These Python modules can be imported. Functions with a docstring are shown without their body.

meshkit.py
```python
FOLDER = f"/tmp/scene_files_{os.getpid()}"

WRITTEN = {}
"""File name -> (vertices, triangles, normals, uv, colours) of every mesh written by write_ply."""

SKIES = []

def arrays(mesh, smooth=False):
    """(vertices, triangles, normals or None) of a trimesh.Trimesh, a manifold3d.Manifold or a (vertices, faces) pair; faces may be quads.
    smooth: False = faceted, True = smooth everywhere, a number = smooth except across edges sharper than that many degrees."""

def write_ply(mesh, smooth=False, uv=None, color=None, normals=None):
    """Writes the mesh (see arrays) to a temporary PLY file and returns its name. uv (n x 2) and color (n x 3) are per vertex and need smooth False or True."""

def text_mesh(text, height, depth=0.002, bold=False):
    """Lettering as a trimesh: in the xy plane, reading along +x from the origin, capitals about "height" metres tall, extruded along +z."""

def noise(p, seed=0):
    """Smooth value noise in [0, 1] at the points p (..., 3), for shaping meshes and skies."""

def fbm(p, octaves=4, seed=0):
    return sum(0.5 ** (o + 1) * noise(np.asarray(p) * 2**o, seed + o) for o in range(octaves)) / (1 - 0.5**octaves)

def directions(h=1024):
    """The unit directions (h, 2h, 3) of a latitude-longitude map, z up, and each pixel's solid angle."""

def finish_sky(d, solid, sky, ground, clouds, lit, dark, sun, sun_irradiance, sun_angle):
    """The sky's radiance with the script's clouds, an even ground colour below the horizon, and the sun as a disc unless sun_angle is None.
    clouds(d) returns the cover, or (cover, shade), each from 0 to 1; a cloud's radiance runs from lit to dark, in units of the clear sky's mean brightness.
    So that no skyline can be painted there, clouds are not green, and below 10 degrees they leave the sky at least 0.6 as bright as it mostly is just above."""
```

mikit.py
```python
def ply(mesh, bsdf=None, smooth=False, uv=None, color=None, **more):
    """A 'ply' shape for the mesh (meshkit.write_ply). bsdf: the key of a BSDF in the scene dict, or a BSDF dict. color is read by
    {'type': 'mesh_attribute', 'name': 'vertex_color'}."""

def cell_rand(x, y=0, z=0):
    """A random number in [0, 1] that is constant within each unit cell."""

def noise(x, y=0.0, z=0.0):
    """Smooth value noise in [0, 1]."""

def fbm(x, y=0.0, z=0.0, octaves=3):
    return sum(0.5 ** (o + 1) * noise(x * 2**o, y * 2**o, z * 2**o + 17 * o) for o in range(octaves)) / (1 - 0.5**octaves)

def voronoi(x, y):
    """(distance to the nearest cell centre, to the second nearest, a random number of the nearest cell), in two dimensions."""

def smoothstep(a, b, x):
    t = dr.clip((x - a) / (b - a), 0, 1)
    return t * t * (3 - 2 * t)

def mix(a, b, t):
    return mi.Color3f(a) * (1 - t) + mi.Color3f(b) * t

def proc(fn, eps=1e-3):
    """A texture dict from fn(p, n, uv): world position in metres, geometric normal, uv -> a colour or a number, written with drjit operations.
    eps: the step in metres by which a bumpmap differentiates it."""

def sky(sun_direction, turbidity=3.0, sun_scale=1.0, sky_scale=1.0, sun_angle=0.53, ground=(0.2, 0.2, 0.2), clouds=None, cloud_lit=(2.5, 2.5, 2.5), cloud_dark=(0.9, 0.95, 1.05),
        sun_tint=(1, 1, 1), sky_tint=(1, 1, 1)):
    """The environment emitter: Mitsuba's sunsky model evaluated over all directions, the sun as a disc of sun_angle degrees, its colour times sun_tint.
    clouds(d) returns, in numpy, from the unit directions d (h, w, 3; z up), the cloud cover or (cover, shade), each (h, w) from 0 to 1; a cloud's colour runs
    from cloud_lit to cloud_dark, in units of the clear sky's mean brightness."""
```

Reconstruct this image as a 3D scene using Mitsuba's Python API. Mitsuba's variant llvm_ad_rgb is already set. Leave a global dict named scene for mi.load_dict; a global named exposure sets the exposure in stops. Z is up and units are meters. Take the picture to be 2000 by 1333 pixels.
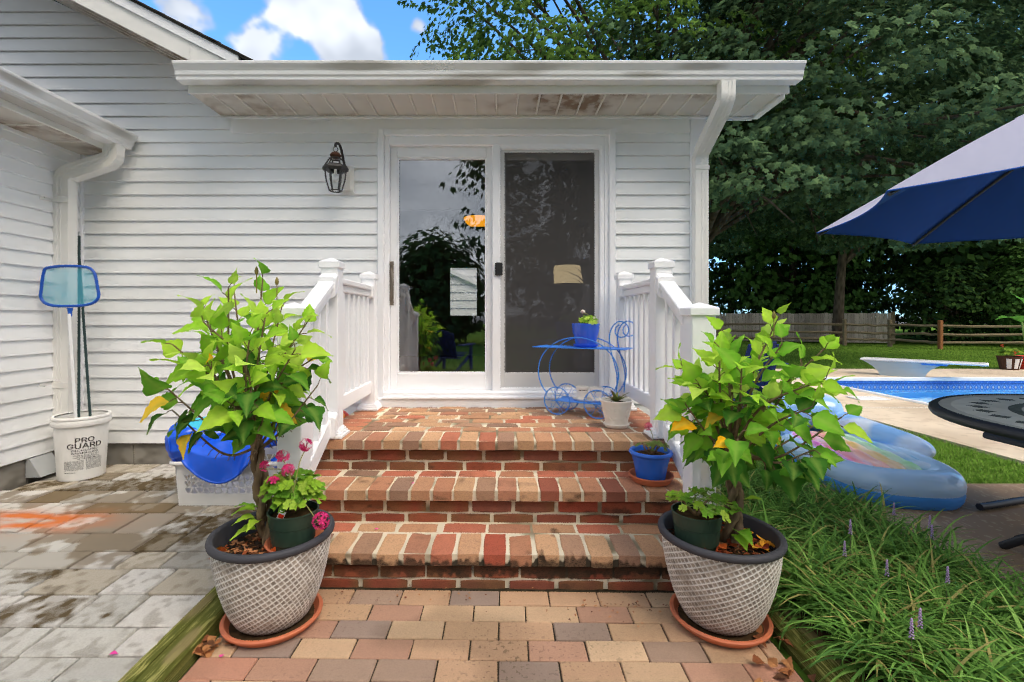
import math
import numpy as np, trimesh, drjit as dr, mitsuba as mi
import mikit, meshkit
from mikit import proc, noise, fbm, smoothstep, voronoi, cell_rand
from scipy.spatial import ConvexHull
from shapely.geometry import Polygon, box as sbox, Point, LineString

scene, labels = {}, {}


def C3(a):
    return a if isinstance(a, mi.Color3f) else mi.Color3f([float(x) for x in a])


def mix(a, b, t):
    return C3(a) * (1 - t) + C3(b) * t


PI = math.pi

# ------------------------------------------------------------------ camera, sky, exposure
CAM_Z = 1.18
scene['camera'] = {
    'type': 'perspective', 'fov': math.degrees(2 * math.atan(1000 / 940)), 'fov_axis': 'x',
    'near_clip': 0.05, 'far_clip': 500.0,
    'principal_point_offset_x': 30 / 2000, 'principal_point_offset_y': 47.5 / 1333,
    'to_world': mi.ScalarTransform4f().look_at(origin=[0, 0, CAM_Z], target=[0, 1, CAM_Z], up=[0, 0, 1])}
exposure = 3.05


def cloud_cover(d):
    x, y, z = d[..., 0], d[..., 1], np.maximum(d[..., 2], 0.02)
    q = np.stack([x / (z + 0.25), y / (z + 0.25), 0 * z], -1)
    n = meshkit.fbm(q * 3.6 + 11.3, 5, 3)
    # one cumulus over the roof and smaller puffs; the sky closes to overcast to the south, away from the house
    def puff(cx, cy, cz, r):
        c = np.array([cx, cy, cz]) / math.sqrt(cx * cx + cy * cy + cz * cz)
        a = np.arccos(np.clip(d @ c, -1, 1))
        return np.exp(-(a / r) ** 2)
    lump = puff(-352, 940, 550, .066) * .30 + puff(-275, 940, 530, .055) * .26 + puff(-330, 940, 605, .05) * .22 + puff(-430, 940, 555, .04) * .14 + puff(-610, 940, 595, .05) * .26 + puff(-478, 940, 516, .032) * .40 + puff(-150, 940, 565, .025) * .16
    lump = lump - .30 * np.exp(-(np.arccos(np.clip(d @ (np.array([-330, 940, 560]) / 1143.), -1, 1)) / .45) ** 2) * (1 - np.clip(lump * 6, 0, 1))
    over = 0.62 * np.clip((0.42 - y) / 0.5, 0, 1)
    fine = meshkit.fbm(d * 19 + 4.2, 5, 5) - .5
    v = n * .8 + .1 + lump * 1.15 + fine * .75 + over
    cover = np.clip((v - 0.65) / 0.17, 0, 1)
    cover = cover * cover * (3 - 2 * cover)
    shade = np.clip(0.66 + 1.6 * (meshkit.fbm(d * 9 + 3.0, 4, 9) - 0.45) + .5 * (1 - cover), 0, 1)
    return cover * 0.97, shade


scene['sky'] = mikit.sky([0.45, -0.55, 0.95], turbidity=3, sun_scale=0.24, sun_angle=34, clouds=cloud_cover,
                         cloud_lit=(2.2, 2.28, 2.4), cloud_dark=(0.82, 0.89, 1.0), sky_tint=(0.66, 0.98, 1.15), sun_tint=(0.95, 1.0, 1.09))

# ------------------------------------------------------------------ helpers
_count = {}


def numbered(key):
    n = _count.get(key, 0)
    _count[key] = n + 1
    return key if n == 0 else f'{key}_{n:03d}'


def tag(key, label=None, cat=None, group=None, kind=None):
    e = {}
    if label: e['label'] = label
    if cat: e['category'] = cat
    if group: e['group'] = group
    if kind: e['kind'] = kind
    if e: labels[key] = {**labels.get(key, {}), **e}
    return key


def thing(name, label, cat, group=None, kind=None):
    return tag(numbered(name), label, cat, group, kind)


def put(name, d, parent=None, tw=None, label=None, cat=None, group=None, kind=None):
    key = numbered(parent + '__' + name if parent else name)
    scene[key] = dict(d) if tw is None else {**d, 'to_world': mi.ScalarTransform4f(np.asarray(tw, float).tolist())}
    return tag(key, label, cat, group, kind)


def obj(name, mesh, mat, parent=None, smooth=False, color=None, uv=None, tw=None, label=None, cat=None, group=None, kind=None):
    if isinstance(mesh, MB): mesh = mesh.mesh()
    if color is not None and np.ndim(color) == 1: color = np.tile(color, (len(mesh[0]) if isinstance(mesh, tuple) else len(mesh.vertices), 1))
    return put(name, mikit.ply(mesh, mat, smooth, uv, color), parent, tw, label, cat, group, kind)


def S(r, g, b):
    c = np.array([r, g, b], float) / 255
    return np.where(c <= 0.04045, c / 12.92, ((c + 0.055) / 1.055) ** 2.4)


def tr(x=0, y=0, z=0):
    m = np.eye(4); m[:3, 3] = (x, y, z); return m


def rot(axis, deg):
    m = np.eye(4)
    m[:3, :3] = trimesh.transformations.rotation_matrix(math.radians(deg), axis)[:3, :3]
    return m


def sc(x, y=None, z=None):
    return np.diag([x, x if y is None else y, x if z is None else z, 1.0])


def xf(m, v):
    return np.asarray(v) @ np.asarray(m)[:3, :3].T + np.asarray(m)[:3, 3]


def frame(o, x, y, z):
    m = np.eye(4); m[:3, 0], m[:3, 1], m[:3, 2], m[:3, 3] = x, y, z, o
    return m


def unit(v):
    v = np.asarray(v, float)
    return v / (np.linalg.norm(v, axis=-1, keepdims=True) + 1e-12)


_cs = np.array([[sx, sy, sz] for sx in (-1, 1) for sy in (-1, 1) for sz in (-1, 1)], float)


def _cbox_pts(h, c):
    p = []
    for s in _cs:
        for a in range(3):
            q = s * (h - c); q[a] = s[a] * h[a]; p.append(q)
    return np.array(p)


_hp = _cbox_pts(np.array([1., 1.1, 1.2]), np.array([.2, .2, .2]))
_hull = ConvexHull(_hp)
CBF = np.array([f if np.dot(np.cross(_hp[f[1]] - _hp[f[0]], _hp[f[2]] - _hp[f[0]]), _hp[f[0]]) > 0 else f[::-1] for f in _hull.simplices])
BXF = np.array([[0, 1, 3], [0, 3, 2], [4, 6, 7], [4, 7, 5], [0, 4, 5], [0, 5, 1], [2, 3, 7], [2, 7, 6], [0, 2, 6], [0, 6, 4], [1, 5, 7], [1, 7, 3]])


class MB:
    """Collects triangles (and colours) of one mesh."""
    def __init__(self): self.v, self.f, self.c, self.n = [], [], [], 0

    def add(self, v, f, color=None, m=None):
        v = np.asarray(v, float)
        if m is not None: v = xf(m, v)
        f = np.asarray(f, int)
        if f.shape[1] == 4: f = np.vstack([f[:, [0, 1, 2]], f[:, [0, 2, 3]]])
        self.v.append(v); self.f.append(f + self.n); self.n += len(v)
        if color is not None: self.c.append(np.tile(color, (len(v), 1)) if np.ndim(color) == 1 else np.asarray(color))
        return self

    def box(self, x0, x1, y0, y1, z0, z1, ch=0.0, m=None, color=None):
        lo, hi = np.array([x0, y0, z0], float), np.array([x1, y1, z1], float)
        c, h = (lo + hi) / 2, np.abs(hi - lo) / 2
        if ch > 0: return self.add(_cbox_pts(h, np.full(3, min(ch, h.min() * .9))) + c, CBF, color, m)
        return self.add(_cs * h + c, BXF, color, m)

    def tube(self, p, r, n=6, m=None, color=None, closed=False):
        v, f = tube(p, r, n, closed)
        return self.add(v, f, color, m)

    def lathe(self, prof, n=32, m=None, color=None):
        v, f = lathe(prof, n)
        return self.add(v, f, color, m)

    def tri(self, tm, m=None, color=None):
        return self.add(np.array(tm.vertices), np.array(tm.faces), color, m)

    def mesh(self): return (np.vstack(self.v), np.vstack(self.f))
    def cols(self): return np.vstack(self.c)


def tube(p, r, n=6, closed=False):
    p = np.asarray(p, float); k = len(p)
    r = np.broadcast_to(r, (k,))
    if closed: t = np.roll(p, -1, 0) - np.roll(p, 1, 0)
    else: t = np.gradient(p, axis=0)
    t = unit(t)
    a = np.cross(t[0], [0, 0, 1.0] if abs(t[0][2]) < .9 else [1.0, 0, 0]); a = unit(a)
    A = []
    for i in range(k):
        a = a - t[i] * np.dot(a, t[i]); a = unit(a); A.append(a)
    A = np.array(A); B = np.cross(t, A)
    g = np.arange(n) * 2 * PI / n
    v = p[:, None] + r[:, None, None] * (np.cos(g)[None, :, None] * A[:, None] + np.sin(g)[None, :, None] * B[:, None])
    v = v.reshape(-1, 3)
    kk = k if closed else k - 1
    i, j = np.meshgrid(np.arange(kk), np.arange(n), indexing='ij')
    i2 = (i + 1) % k
    q = np.stack([i * n + j, i * n + (j + 1) % n, i2 * n + (j + 1) % n, i2 * n + j], -1).reshape(-1, 4)
    f = np.vstack([q[:, [0, 1, 2]], q[:, [0, 2, 3]]])
    if not closed:
        v = np.vstack([v, p[0], p[-1]])
        j = np.arange(n)
        f = np.vstack([f, np.stack([(j + 1) % n, j, j * 0 + k * n], 1), np.stack([(k - 1) * n + j, (k - 1) * n + (j + 1) % n, j * 0 + k * n + 1], 1)])
    return v, f


def lathe(prof, n=32):
    """(r, z) from the inside/bottom outwards; r = 0 closes the surface."""
    prof = np.asarray(prof, float); k = len(prof)
    g = np.arange(n) * 2 * PI / n
    v = np.stack([prof[:, 0, None] * np.cos(g), prof[:, 0, None] * np.sin(g), prof[:, 1, None] + 0 * g], -1).reshape(-1, 3)
    i, j = np.meshgrid(np.arange(k - 1), np.arange(n), indexing='ij')
    q = np.stack([i * n + j, i * n + (j + 1) % n, (i + 1) * n + (j + 1) % n, (i + 1) * n + j], -1).reshape(-1, 4)
    f = np.vstack([q[:, [0, 1, 2]], q[:, [0, 2, 3]]])
    a = v[f]
    ok = np.linalg.norm(np.cross(a[:, 1] - a[:, 0], a[:, 2] - a[:, 0]), axis=1) > 1e-12
    return v, f[ok]


def extrude(poly, h, m=None):
    """Shapely polygon (xy) extruded along +z by h, then m."""
    geoms = getattr(poly, 'geoms', [poly])
    t = trimesh.util.concatenate([trimesh.creation.extrude_polygon(g, h, engine='earcut') for g in geoms])
    v = np.array(t.vertices)
    return (xf(m, v) if m is not None else v), np.array(t.faces)


# axes maps for extrusions: profile (a, b) drawn in a plane, extruded along an axis
def M_yz_x(x0): return frame([x0, 0, 0], [0, 1, 0], [0, 0, 1], [1, 0, 0])       # (y, z) profile along +x
def M_xz_y(y0): return frame([0, y0, 0], [1, 0, 0], [0, 0, 1], [0, -1, 0])      # (x, z) profile along -y


def smoothpath(p, n=24):
    """Catmull-Rom through the points."""
    p = np.asarray(p, float)
    q = np.vstack([2 * p[0] - p[1], p, 2 * p[-1] - p[-2]])
    s = np.linspace(0, len(p) - 1 - 1e-9, n); i = s.astype(int); t = (s - i)[:, None]
    a, b, c, d = q[i], q[i + 1], q[i + 2], q[i + 3]
    return .5 * (2 * b + (c - a) * t + (2 * a - 5 * b + 4 * c - d) * t ** 2 + (3 * b - a - 3 * c + d) * t ** 3)


# ------------------------------------------------------------------ materials
VC = {'type': 'mesh_attribute', 'name': 'vertex_color'}


def rgb(c): return {'type': 'rgb', 'value': [float(x) for x in c]}


def pr(color, rough=.5, spec=.5, **k):
    return {'type': 'principled', 'base_color': color if isinstance(color, dict) else rgb(color), 'roughness': rough, 'specular': spec, **k}


def mat(name, color, rough=.5, spec=.5, bump=None, bscale=.001, eps=1e-3, **k):
    b = pr(color, rough, spec, **k)
    if bump is not None: b = {'type': 'bumpmap', 'tex': proc(bump, eps), 'scale': bscale, 'bsdf': b}
    scene[name] = {'type': 'twosided', 'bsdf': b}
    return name


def blend(name, fn, b0, b1, bump=None, bscale=.001, eps=1e-3):
    b = {'type': 'blendbsdf', 'weight': proc(fn), 'b0': b0, 'b1': b1}
    if bump is not None: b = {'type': 'bumpmap', 'tex': proc(bump, eps), 'scale': bscale, 'bsdf': b}
    scene[name] = {'type': 'twosided', 'bsdf': b}
    return name


# white vinyl siding: fine embossed grain, faint dust
blend('m_vinyl', lambda p, n, uv: .35 * smoothstep(.4, .9, noise(p.x * 1.3, p.y * 1.3, p.z * 3.1)),
      pr(S(230, 232, 234), .42, .35), pr(S(206, 206, 202), .6, .2))
mat('m_white', S(234, 235, 238), .35, .45)
mat('m_white_metal', S(222, 221, 217), .38, .5)
blend('m_gutter', lambda p, n, uv: .75 * smoothstep(.5, .85, noise(p.x * 2.6 + p.y * 2.6, 3.0, p.z * 22)),
      pr(S(228, 228, 228), .33, .5), pr(S(168, 164, 156), .6, .3))
blend('m_soffit', lambda p, n, uv: smoothstep(.40, .72, fbm(p.x * 1.7, p.y * 3.1, 2.0, 3)) * (.35 + .65 * smoothstep(.3, .7, fbm(p.x * 17, p.y * 17, 7.0, 3))),
      pr(S(206, 200, 192), .55, .25), pr(S(136, 116, 98), .8, .1))
mat('m_soffit_seam', S(226, 222, 214), .5, .3)
mat('m_roof', proc(lambda p, n, uv: mix(S(52, 50, 48), S(86, 82, 78), noise(p.x * 30, p.y * 30, p.z * 30))), .9, .2)
blend('m_block', lambda p, n, uv: smoothstep(.35, .7, fbm(p.x * 7, p.y * 7, p.z * 9)),
      pr(S(150, 146, 138), .95, .1), pr(S(108, 103, 94), .95, .1), bump=lambda p, n, uv: noise(p.x * 150, p.y * 150, p.z * 150), bscale=.004)
mat('m_galv', S(186, 190, 192), .38, .5, metallic=.3)
mat('m_black', S(34, 34, 36), .45, .4)
mat('m_black_metal', S(38, 36, 36), .5, .5)
mat('m_rust', S(84, 58, 46), .8, .2)
mat('m_bronze', S(128, 118, 106), .38, .5, metallic=.6)
mat('m_gray', S(196, 196, 196), .5, .3)
scene['m_glass'] = {'type': 'thindielectric', 'int_ior': 1.52}
scene['m_lamp_glass'] = {'type': 'thindielectric', 'int_ior': 1.35}


def grime(p):
    return fbm(p.x * 11, p.y * 11, p.z * 15, 3)


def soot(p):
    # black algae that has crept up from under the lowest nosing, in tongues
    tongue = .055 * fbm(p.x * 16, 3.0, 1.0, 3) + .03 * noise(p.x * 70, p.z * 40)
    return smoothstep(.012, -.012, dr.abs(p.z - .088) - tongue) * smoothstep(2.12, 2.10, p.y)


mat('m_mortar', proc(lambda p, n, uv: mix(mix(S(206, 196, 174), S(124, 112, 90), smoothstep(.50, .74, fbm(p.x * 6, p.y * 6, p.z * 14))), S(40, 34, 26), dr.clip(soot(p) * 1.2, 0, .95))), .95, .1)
# bricks: the fired colour of each brick is its own (vertex colour); grain, soot and lime film over it
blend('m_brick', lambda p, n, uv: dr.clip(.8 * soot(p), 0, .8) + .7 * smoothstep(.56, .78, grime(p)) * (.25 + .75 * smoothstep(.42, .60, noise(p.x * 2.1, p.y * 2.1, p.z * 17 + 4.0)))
      + .22 * smoothstep(.4, .8, noise(p.x * 260, p.y * 260, p.z * 260)),
      pr(VC, .85, .15), pr(S(62, 50, 40), .95, .1),
      bump=lambda p, n, uv: noise(p.x * 190, p.y * 190, p.z * 190), bscale=.0016)
blend('m_walk_brick', lambda p, n, uv: .30 * smoothstep(.45, .8, noise(p.x * 5, p.y * 5)) + .55 * smoothstep(.74, .9, noise(p.x * 120, p.y * 120)) * noise(p.x * 3, p.y * 3) + .16 * noise(p.x * 300, p.y * 300),
      pr(VC, .82, .18), pr(S(92, 76, 60), .95, .1),
      bump=lambda p, n, uv: noise(p.x * 190, p.y * 190), bscale=.0014)


def paver_dirt(p):
    big = fbm(p.x * 2.3 + 5.1, p.y * 2.3 + 1.7, .5, 3)
    edge = fbm(p.x * 9, p.y * 9, 4.0, 3)
    return smoothstep(.50, .565, big * .66 + edge * .34)


blend('m_paver', lambda p, n, uv: dr.clip(paver_dirt(p) * (.58 + .30 * noise(p.x * 50, p.y * 50)) + .30 * smoothstep(.45, .8, noise(p.x * 37, p.y * 30)) + .16 * noise(p.x * 240, p.y * 240), 0, 1),
      pr(VC, .88, .15), pr(S(84, 72, 52), .95, .1),
      bump=lambda p, n, uv: 2.2 * noise(p.x * 26, p.y * 26) + noise(p.x * 130, p.y * 130), bscale=.004)
# the same stone where rust has run over it
blend('m_paver_rust', lambda p, n, uv: dr.clip(1.0 * dr.exp(-(dr.square((p.x + 2.58 + .22 * (p.y - 2.62)) / .34) + dr.square((p.y - 2.68) / .13))) * (2.6 * fbm(p.x * 7, p.y * 16, 1.0, 3) - .45), 0, .92),
      {'type': 'blendbsdf', 'weight': proc(lambda p, n, uv: .7 * paver_dirt(p)), 'b0': pr(VC, .88, .15), 'b1': pr(S(100, 84, 60), .95, .1)},
      pr(S(188, 98, 34), .9, .1))
mat('m_joint', proc(lambda p, n, uv: mix(S(70, 62, 48), S(40, 36, 28), noise(p.x * 80, p.y * 80))), 1.0, .05)
mat('m_timber', proc(lambda p, n, uv: mix(mix(S(84, 88, 38), S(148, 144, 84), smoothstep(.45, .8, noise(p.x * 260, p.y * 3.2, p.z * 260))),
                                          S(132, 118, 84), .7 * smoothstep(.55, .75, noise(p.x * 24, p.y * 4.2, 2.0)))), .9, .12,
    bump=lambda p, n, uv: noise(p.x * 150, p.y * 2.5, p.z * 150), bscale=.004)
blend('m_concrete', lambda p, n, uv: dr.clip(.55 * smoothstep(.45, .75, fbm(p.x * 1.1, p.y * 1.1, 1.0)) + .3 * smoothstep(.6, .8, noise(p.x * 14, p.y * 14)), 0, 1),
      pr(S(204, 188, 166), .9, .15), pr(S(166, 148, 126), .95, .1), bump=lambda p, n, uv: noise(p.x * 160, p.y * 160), bscale=.001)
blend('m_wet_concrete', lambda p, n, uv: smoothstep(.45, .72, fbm(p.x * 3, p.y * 3, 1.0)) * .6 + .5 * smoothstep(.72, .85, noise(p.x * 70, p.y * 40)),
      pr(S(136, 114, 92), .7, .3), pr(S(168, 150, 128), .85, .2), bump=lambda p, n, uv: noise(p.x * 160, p.y * 160), bscale=.001)
mat('m_lawn', proc(lambda p, n, uv: mix(mix(S(74, 104, 36), S(118, 150, 58), fbm(p.x * .9, p.y * .9, 1.0)), S(60, 86, 34), .7 * noise(p.x * 26, p.y * 11))), 1.0, .05,
    bump=lambda p, n, uv: noise(p.x * 40, p.y * 26), bscale=.03)
mat('m_soil', proc(lambda p, n, uv: mix(S(52, 40, 28), S(84, 64, 44), noise(p.x * 60, p.y * 60, p.z * 60))), 1.0, .05,
    bump=lambda p, n, uv: noise(p.x * 120, p.y * 120, p.z * 120), bscale=.008)
scene['m_leaf'] = {'type': 'principledthin', 'base_color': VC, 'roughness': .55, 'diff_trans': .75, 'eta': 1.35}
scene['m_tree_leaf'] = {'type': 'principledthin', 'base_color': VC, 'roughness': .38, 'diff_trans': .55, 'eta': 1.45}
scene['m_grass'] = {'type': 'principledthin', 'base_color': VC, 'roughness': .35, 'diff_trans': .5, 'eta': 1.45}
mat('m_bark', proc(lambda p, n, uv: mix(S(92, 76, 60), S(146, 124, 98), noise(p.x * 90, p.y * 90, p.z * 26))), .95, .1,
    bump=lambda p, n, uv: noise(p.x * 130, p.y * 130, p.z * 40), bscale=.003)
mat('m_tree_bark', proc(lambda p, n, uv: mix(S(58, 50, 42), S(110, 98, 84), noise(p.x * 14, p.y * 14, p.z * 5))), .95, .1)
mat('m_vc', VC, .45, .4)
mat('m_vc_matte', VC, .9, .1)
mat('m_vc_gloss', VC, .16, .5, clearcoat=.6, clearcoat_gloss=.9)
mat('m_blue_paint', S(58, 128, 220), .35, .5)
mat('m_terracotta', proc(lambda p, n, uv: mix(S(200, 112, 74), S(176, 104, 78), noise(p.x * 30, p.y * 30, p.z * 30))), .6, .35)
mat('m_green_pot', S(40, 60, 48), .45, .45)
mat('m_rubber', S(60, 60, 66), .6, .35)
mat('m_pail', S(224, 224, 221), .35, .45)
mat('m_fence_wood', proc(lambda p, n, uv: mix(mix(S(170, 160, 148), S(214, 204, 190), cell_rand(dr.floor(p.x * 7 + p.y * 3.0))), S(120, 108, 96), .6 * noise(p.x * 60, p.y * 60, p.z * 2.5))), .95, .1)
mat('m_rail_wood', proc(lambda p, n, uv: mix(S(96, 82, 62), S(150, 136, 112), noise(p.x * 3, p.y * 3, p.z * 60))), .95, .1)

# ------------------------------------------------------------------ ground
POOL = sbox(5.8, -1.0, 16.5, 9.2)
DECK = sbox(4.3, -3.0, 18.0, 10.9)
house_foot = Polygon([(-9, .15), (-3.25, .15), (-3.25, 3.77), (1.6, 3.77), (1.6, 9), (-9, 9)])
lawn_poly = sbox(-70, -70, 80, 80).difference(DECK.buffer(-.05)).difference(house_foot.buffer(-.3))
obj('lawn', extrude(lawn_poly, .3, tr(0, 0, -.33)), 'm_lawn', label='mown green lawn running back to the rail fence', cat='lawn', kind='structure')
obj('pool_deck', extrude(DECK.difference(POOL), .5, tr(0, 0, -.5)), 'm_concrete', label='tan concrete deck around the swimming pool', cat='pool deck', kind='structure')
scene['m_groove'] = {'type': 'diffuse', 'reflectance': rgb(S(226, 222, 212))}
obj('joint_strip', MB().box(4.32, 5.72, 6.21, 6.235, 0, .004), 'm_groove', 'pool_deck')
obj('concrete_path', extrude(Polygon([(2.065, -4), (4.296, -4), (4.296, 3.42), (1.95, 3.42), (1.95, 3.2), (2.065, 2.8)]), .2, tr(0, 0, -.206)), 'm_wet_concrete', label='damp brown concrete path beside the planting bed', cat='path', kind='structure')
bed_poly = Polygon([(1.155, -.5), (2.02, -.5), (2.06, 2.8), (1.9, 3.25), (1.155, 3.5)])
obj('planting_bed', extrude(bed_poly, .25, tr(0, 0, -.20)), 'm_soil', label='dark soil bed under the strappy border grass', cat='soil', kind='structure')

# patio of grey stone pavers
obj('patio', MB().box(-3.25, -1.165, -1.5, 3.77, -.25, .008), 'm_joint', label='grey concrete paver patio with dark algae stains', cat='patio', kind='structure')
rng = np.random.default_rng(5)
PAV = [S(180, 178, 172), S(170, 168, 162), S(190, 187, 182), S(158, 154, 146), S(172, 164, 150), S(126, 116, 100)]


def slab(lx, ly, lz, ch, rough=0.0, seed=0):
    """A cast paver: chamfered, its top a little uneven."""
    m = MB(); m.box(-lx / 2, lx / 2, -ly / 2, ly / 2, -lz, 0, ch)
    v, f = m.mesh()
    v = v.copy(); r = np.random.default_rng(seed)
    v[:, :2] += r.normal(0, rough, (len(v), 2)); v[v[:, 2] > -.01, 2] += r.normal(0, rough * .4, (v[:, 2] > -.01).sum())
    return v, f


y = 3.72; row = 0; pcount = 0
while y > .55:
    hgt = (.205, .155, .205, .205, .155, .255)[row % 6]
    x = -3.235 + (0 if row % 2 else -.1) + rng.uniform(-.05, .05)
    while x < -1.18:
        w = rng.choice([.155, .205, .205, .305, .305, .36])
        x0, x1 = max(x, -3.24), min(x + w, -1.172)
        if -1.172 - x1 < .07: x1 = -1.172
        if x1 - x0 > .05:
            c = PAV[rng.integers(0, 5)] * rng.uniform(.9, 1.05)
            if rng.random() < .06: c = PAV[5]
            cx, cy = (x0 + x1) / 2, y - hgt / 2
            rusty = -3.26 < cx < -1.8 and 2.2 < cy < 3.15
            v, f = slab(x1 - x0 - .009, hgt - .009, .05, .006, .0018, pcount)
            obj('paver', (v, f), 'm_paver_rust' if rusty else 'm_paver', 'patio', color=c, tw=tr(cx, cy, .042 + rng.uniform(-.0015, .0015)))
            pcount += 1
        x = x1 if x1 == -1.172 else x + w
        if x1 == -1.172: break
    y -= hgt; row += 1

# porch frame: the brick steps stand a degree off the wall
PORCH = tr(0, 2.6, 0) @ rot([0, 0, 1], -.96) @ tr(0, -2.6, 0)
BRC = [S(178, 126, 98), S(170, 120, 96), S(190, 150, 116), S(184, 142, 110), S(156, 122, 102), S(178, 134, 104), S(146, 116, 98), S(194, 154, 120), S(182, 114, 90), S(166, 130, 106)]
RED = [S(156, 80, 62), S(146, 78, 62), S(140, 82, 66), S(160, 88, 66), S(130, 80, 66)]
BROWN = S(128, 92, 64)

obj('brick_walk', MB().box(-1.02, 1.02, -1.2, 2.15, -.25, -.008), 'm_joint', tw=PORCH, label='brick paver walk leading to the front steps', cat='walkway', kind='structure')
rng = np.random.default_rng(11)
for r in range(15):
    y1 = 2.075 - .1045 * r; y0 = y1 - .1045
    x = -1.016 - (.1025 if r % 2 else 0)
    while x < 1.0:
        a, b = max(x, -1.016), min(x + .2075, 1.016)
        if b - a > .03:
            c = [S(196, 164, 132), S(188, 152, 122), S(178, 138, 116), S(190, 156, 124), S(162, 136, 118), S(184, 134, 112), S(148, 128, 116), S(200, 170, 138)][rng.integers(0, 8)]
            v, f = slab(b - a - .005, .1, .06, .0035, .0008, r * 40 + int(x * 10) + 50)
            obj('paver', (v, f), 'm_walk_brick', 'brick_walk', color=c * rng.uniform(.90, 1.05), tw=PORCH @ tr((a + b) / 2, (y0 + y1) / 2, rng.uniform(-.002, .001)) @ rot([1, 0, 0], rng.normal(0, .3)))
        x += .2075

# landscape timbers either side of the walk


def timber(name, x0, x1, x0b, x1b, ztop, label, y0=-1.2, y1=2.12, seed=1):
    rg = np.random.default_rng(seed)
    ys = np.linspace(y0, y1, 60); m = MB(); ring = []
    for yy in ys:
        t = (yy - y0) / (y1 - y0)
        a, b = x0 + (x0b - x0) * t, x1 + (x1b - x1) * t
        w = rg.normal(0, .0014, 8); h = .012
        ring.append([[a + w[0], yy, -.15], [a + w[1], yy, ztop - h], [a + h + w[2], yy, ztop + w[2]], [(a + b) / 2 - .012, yy, ztop - .001 + w[3]], [(a + b) / 2 - .008 + w[4], yy, ztop - .008],
                     [(a + b) / 2 - .004, yy, ztop - .001 + w[5]], [b - h + w[6], yy, ztop + w[6]], [b + w[7], yy, ztop - h], [b, yy, -.15]])
    v = np.array(ring).reshape(-1, 3); k, n = len(ys), 9
    i, j = np.meshgrid(np.arange(k - 1), np.arange(n), indexing='ij')
    q = np.stack([i * n + j, (i + 1) * n + j, (i + 1) * n + (j + 1) % n, i * n + (j + 1) % n], -1).reshape(-1, 4)
    m.add(v, q); m.add(v[-n:], np.array([[0, k, k + 1] for k in range(1, n - 1)]))
    return obj(name, m, 'm_timber', label=label, cat='timber')


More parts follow.
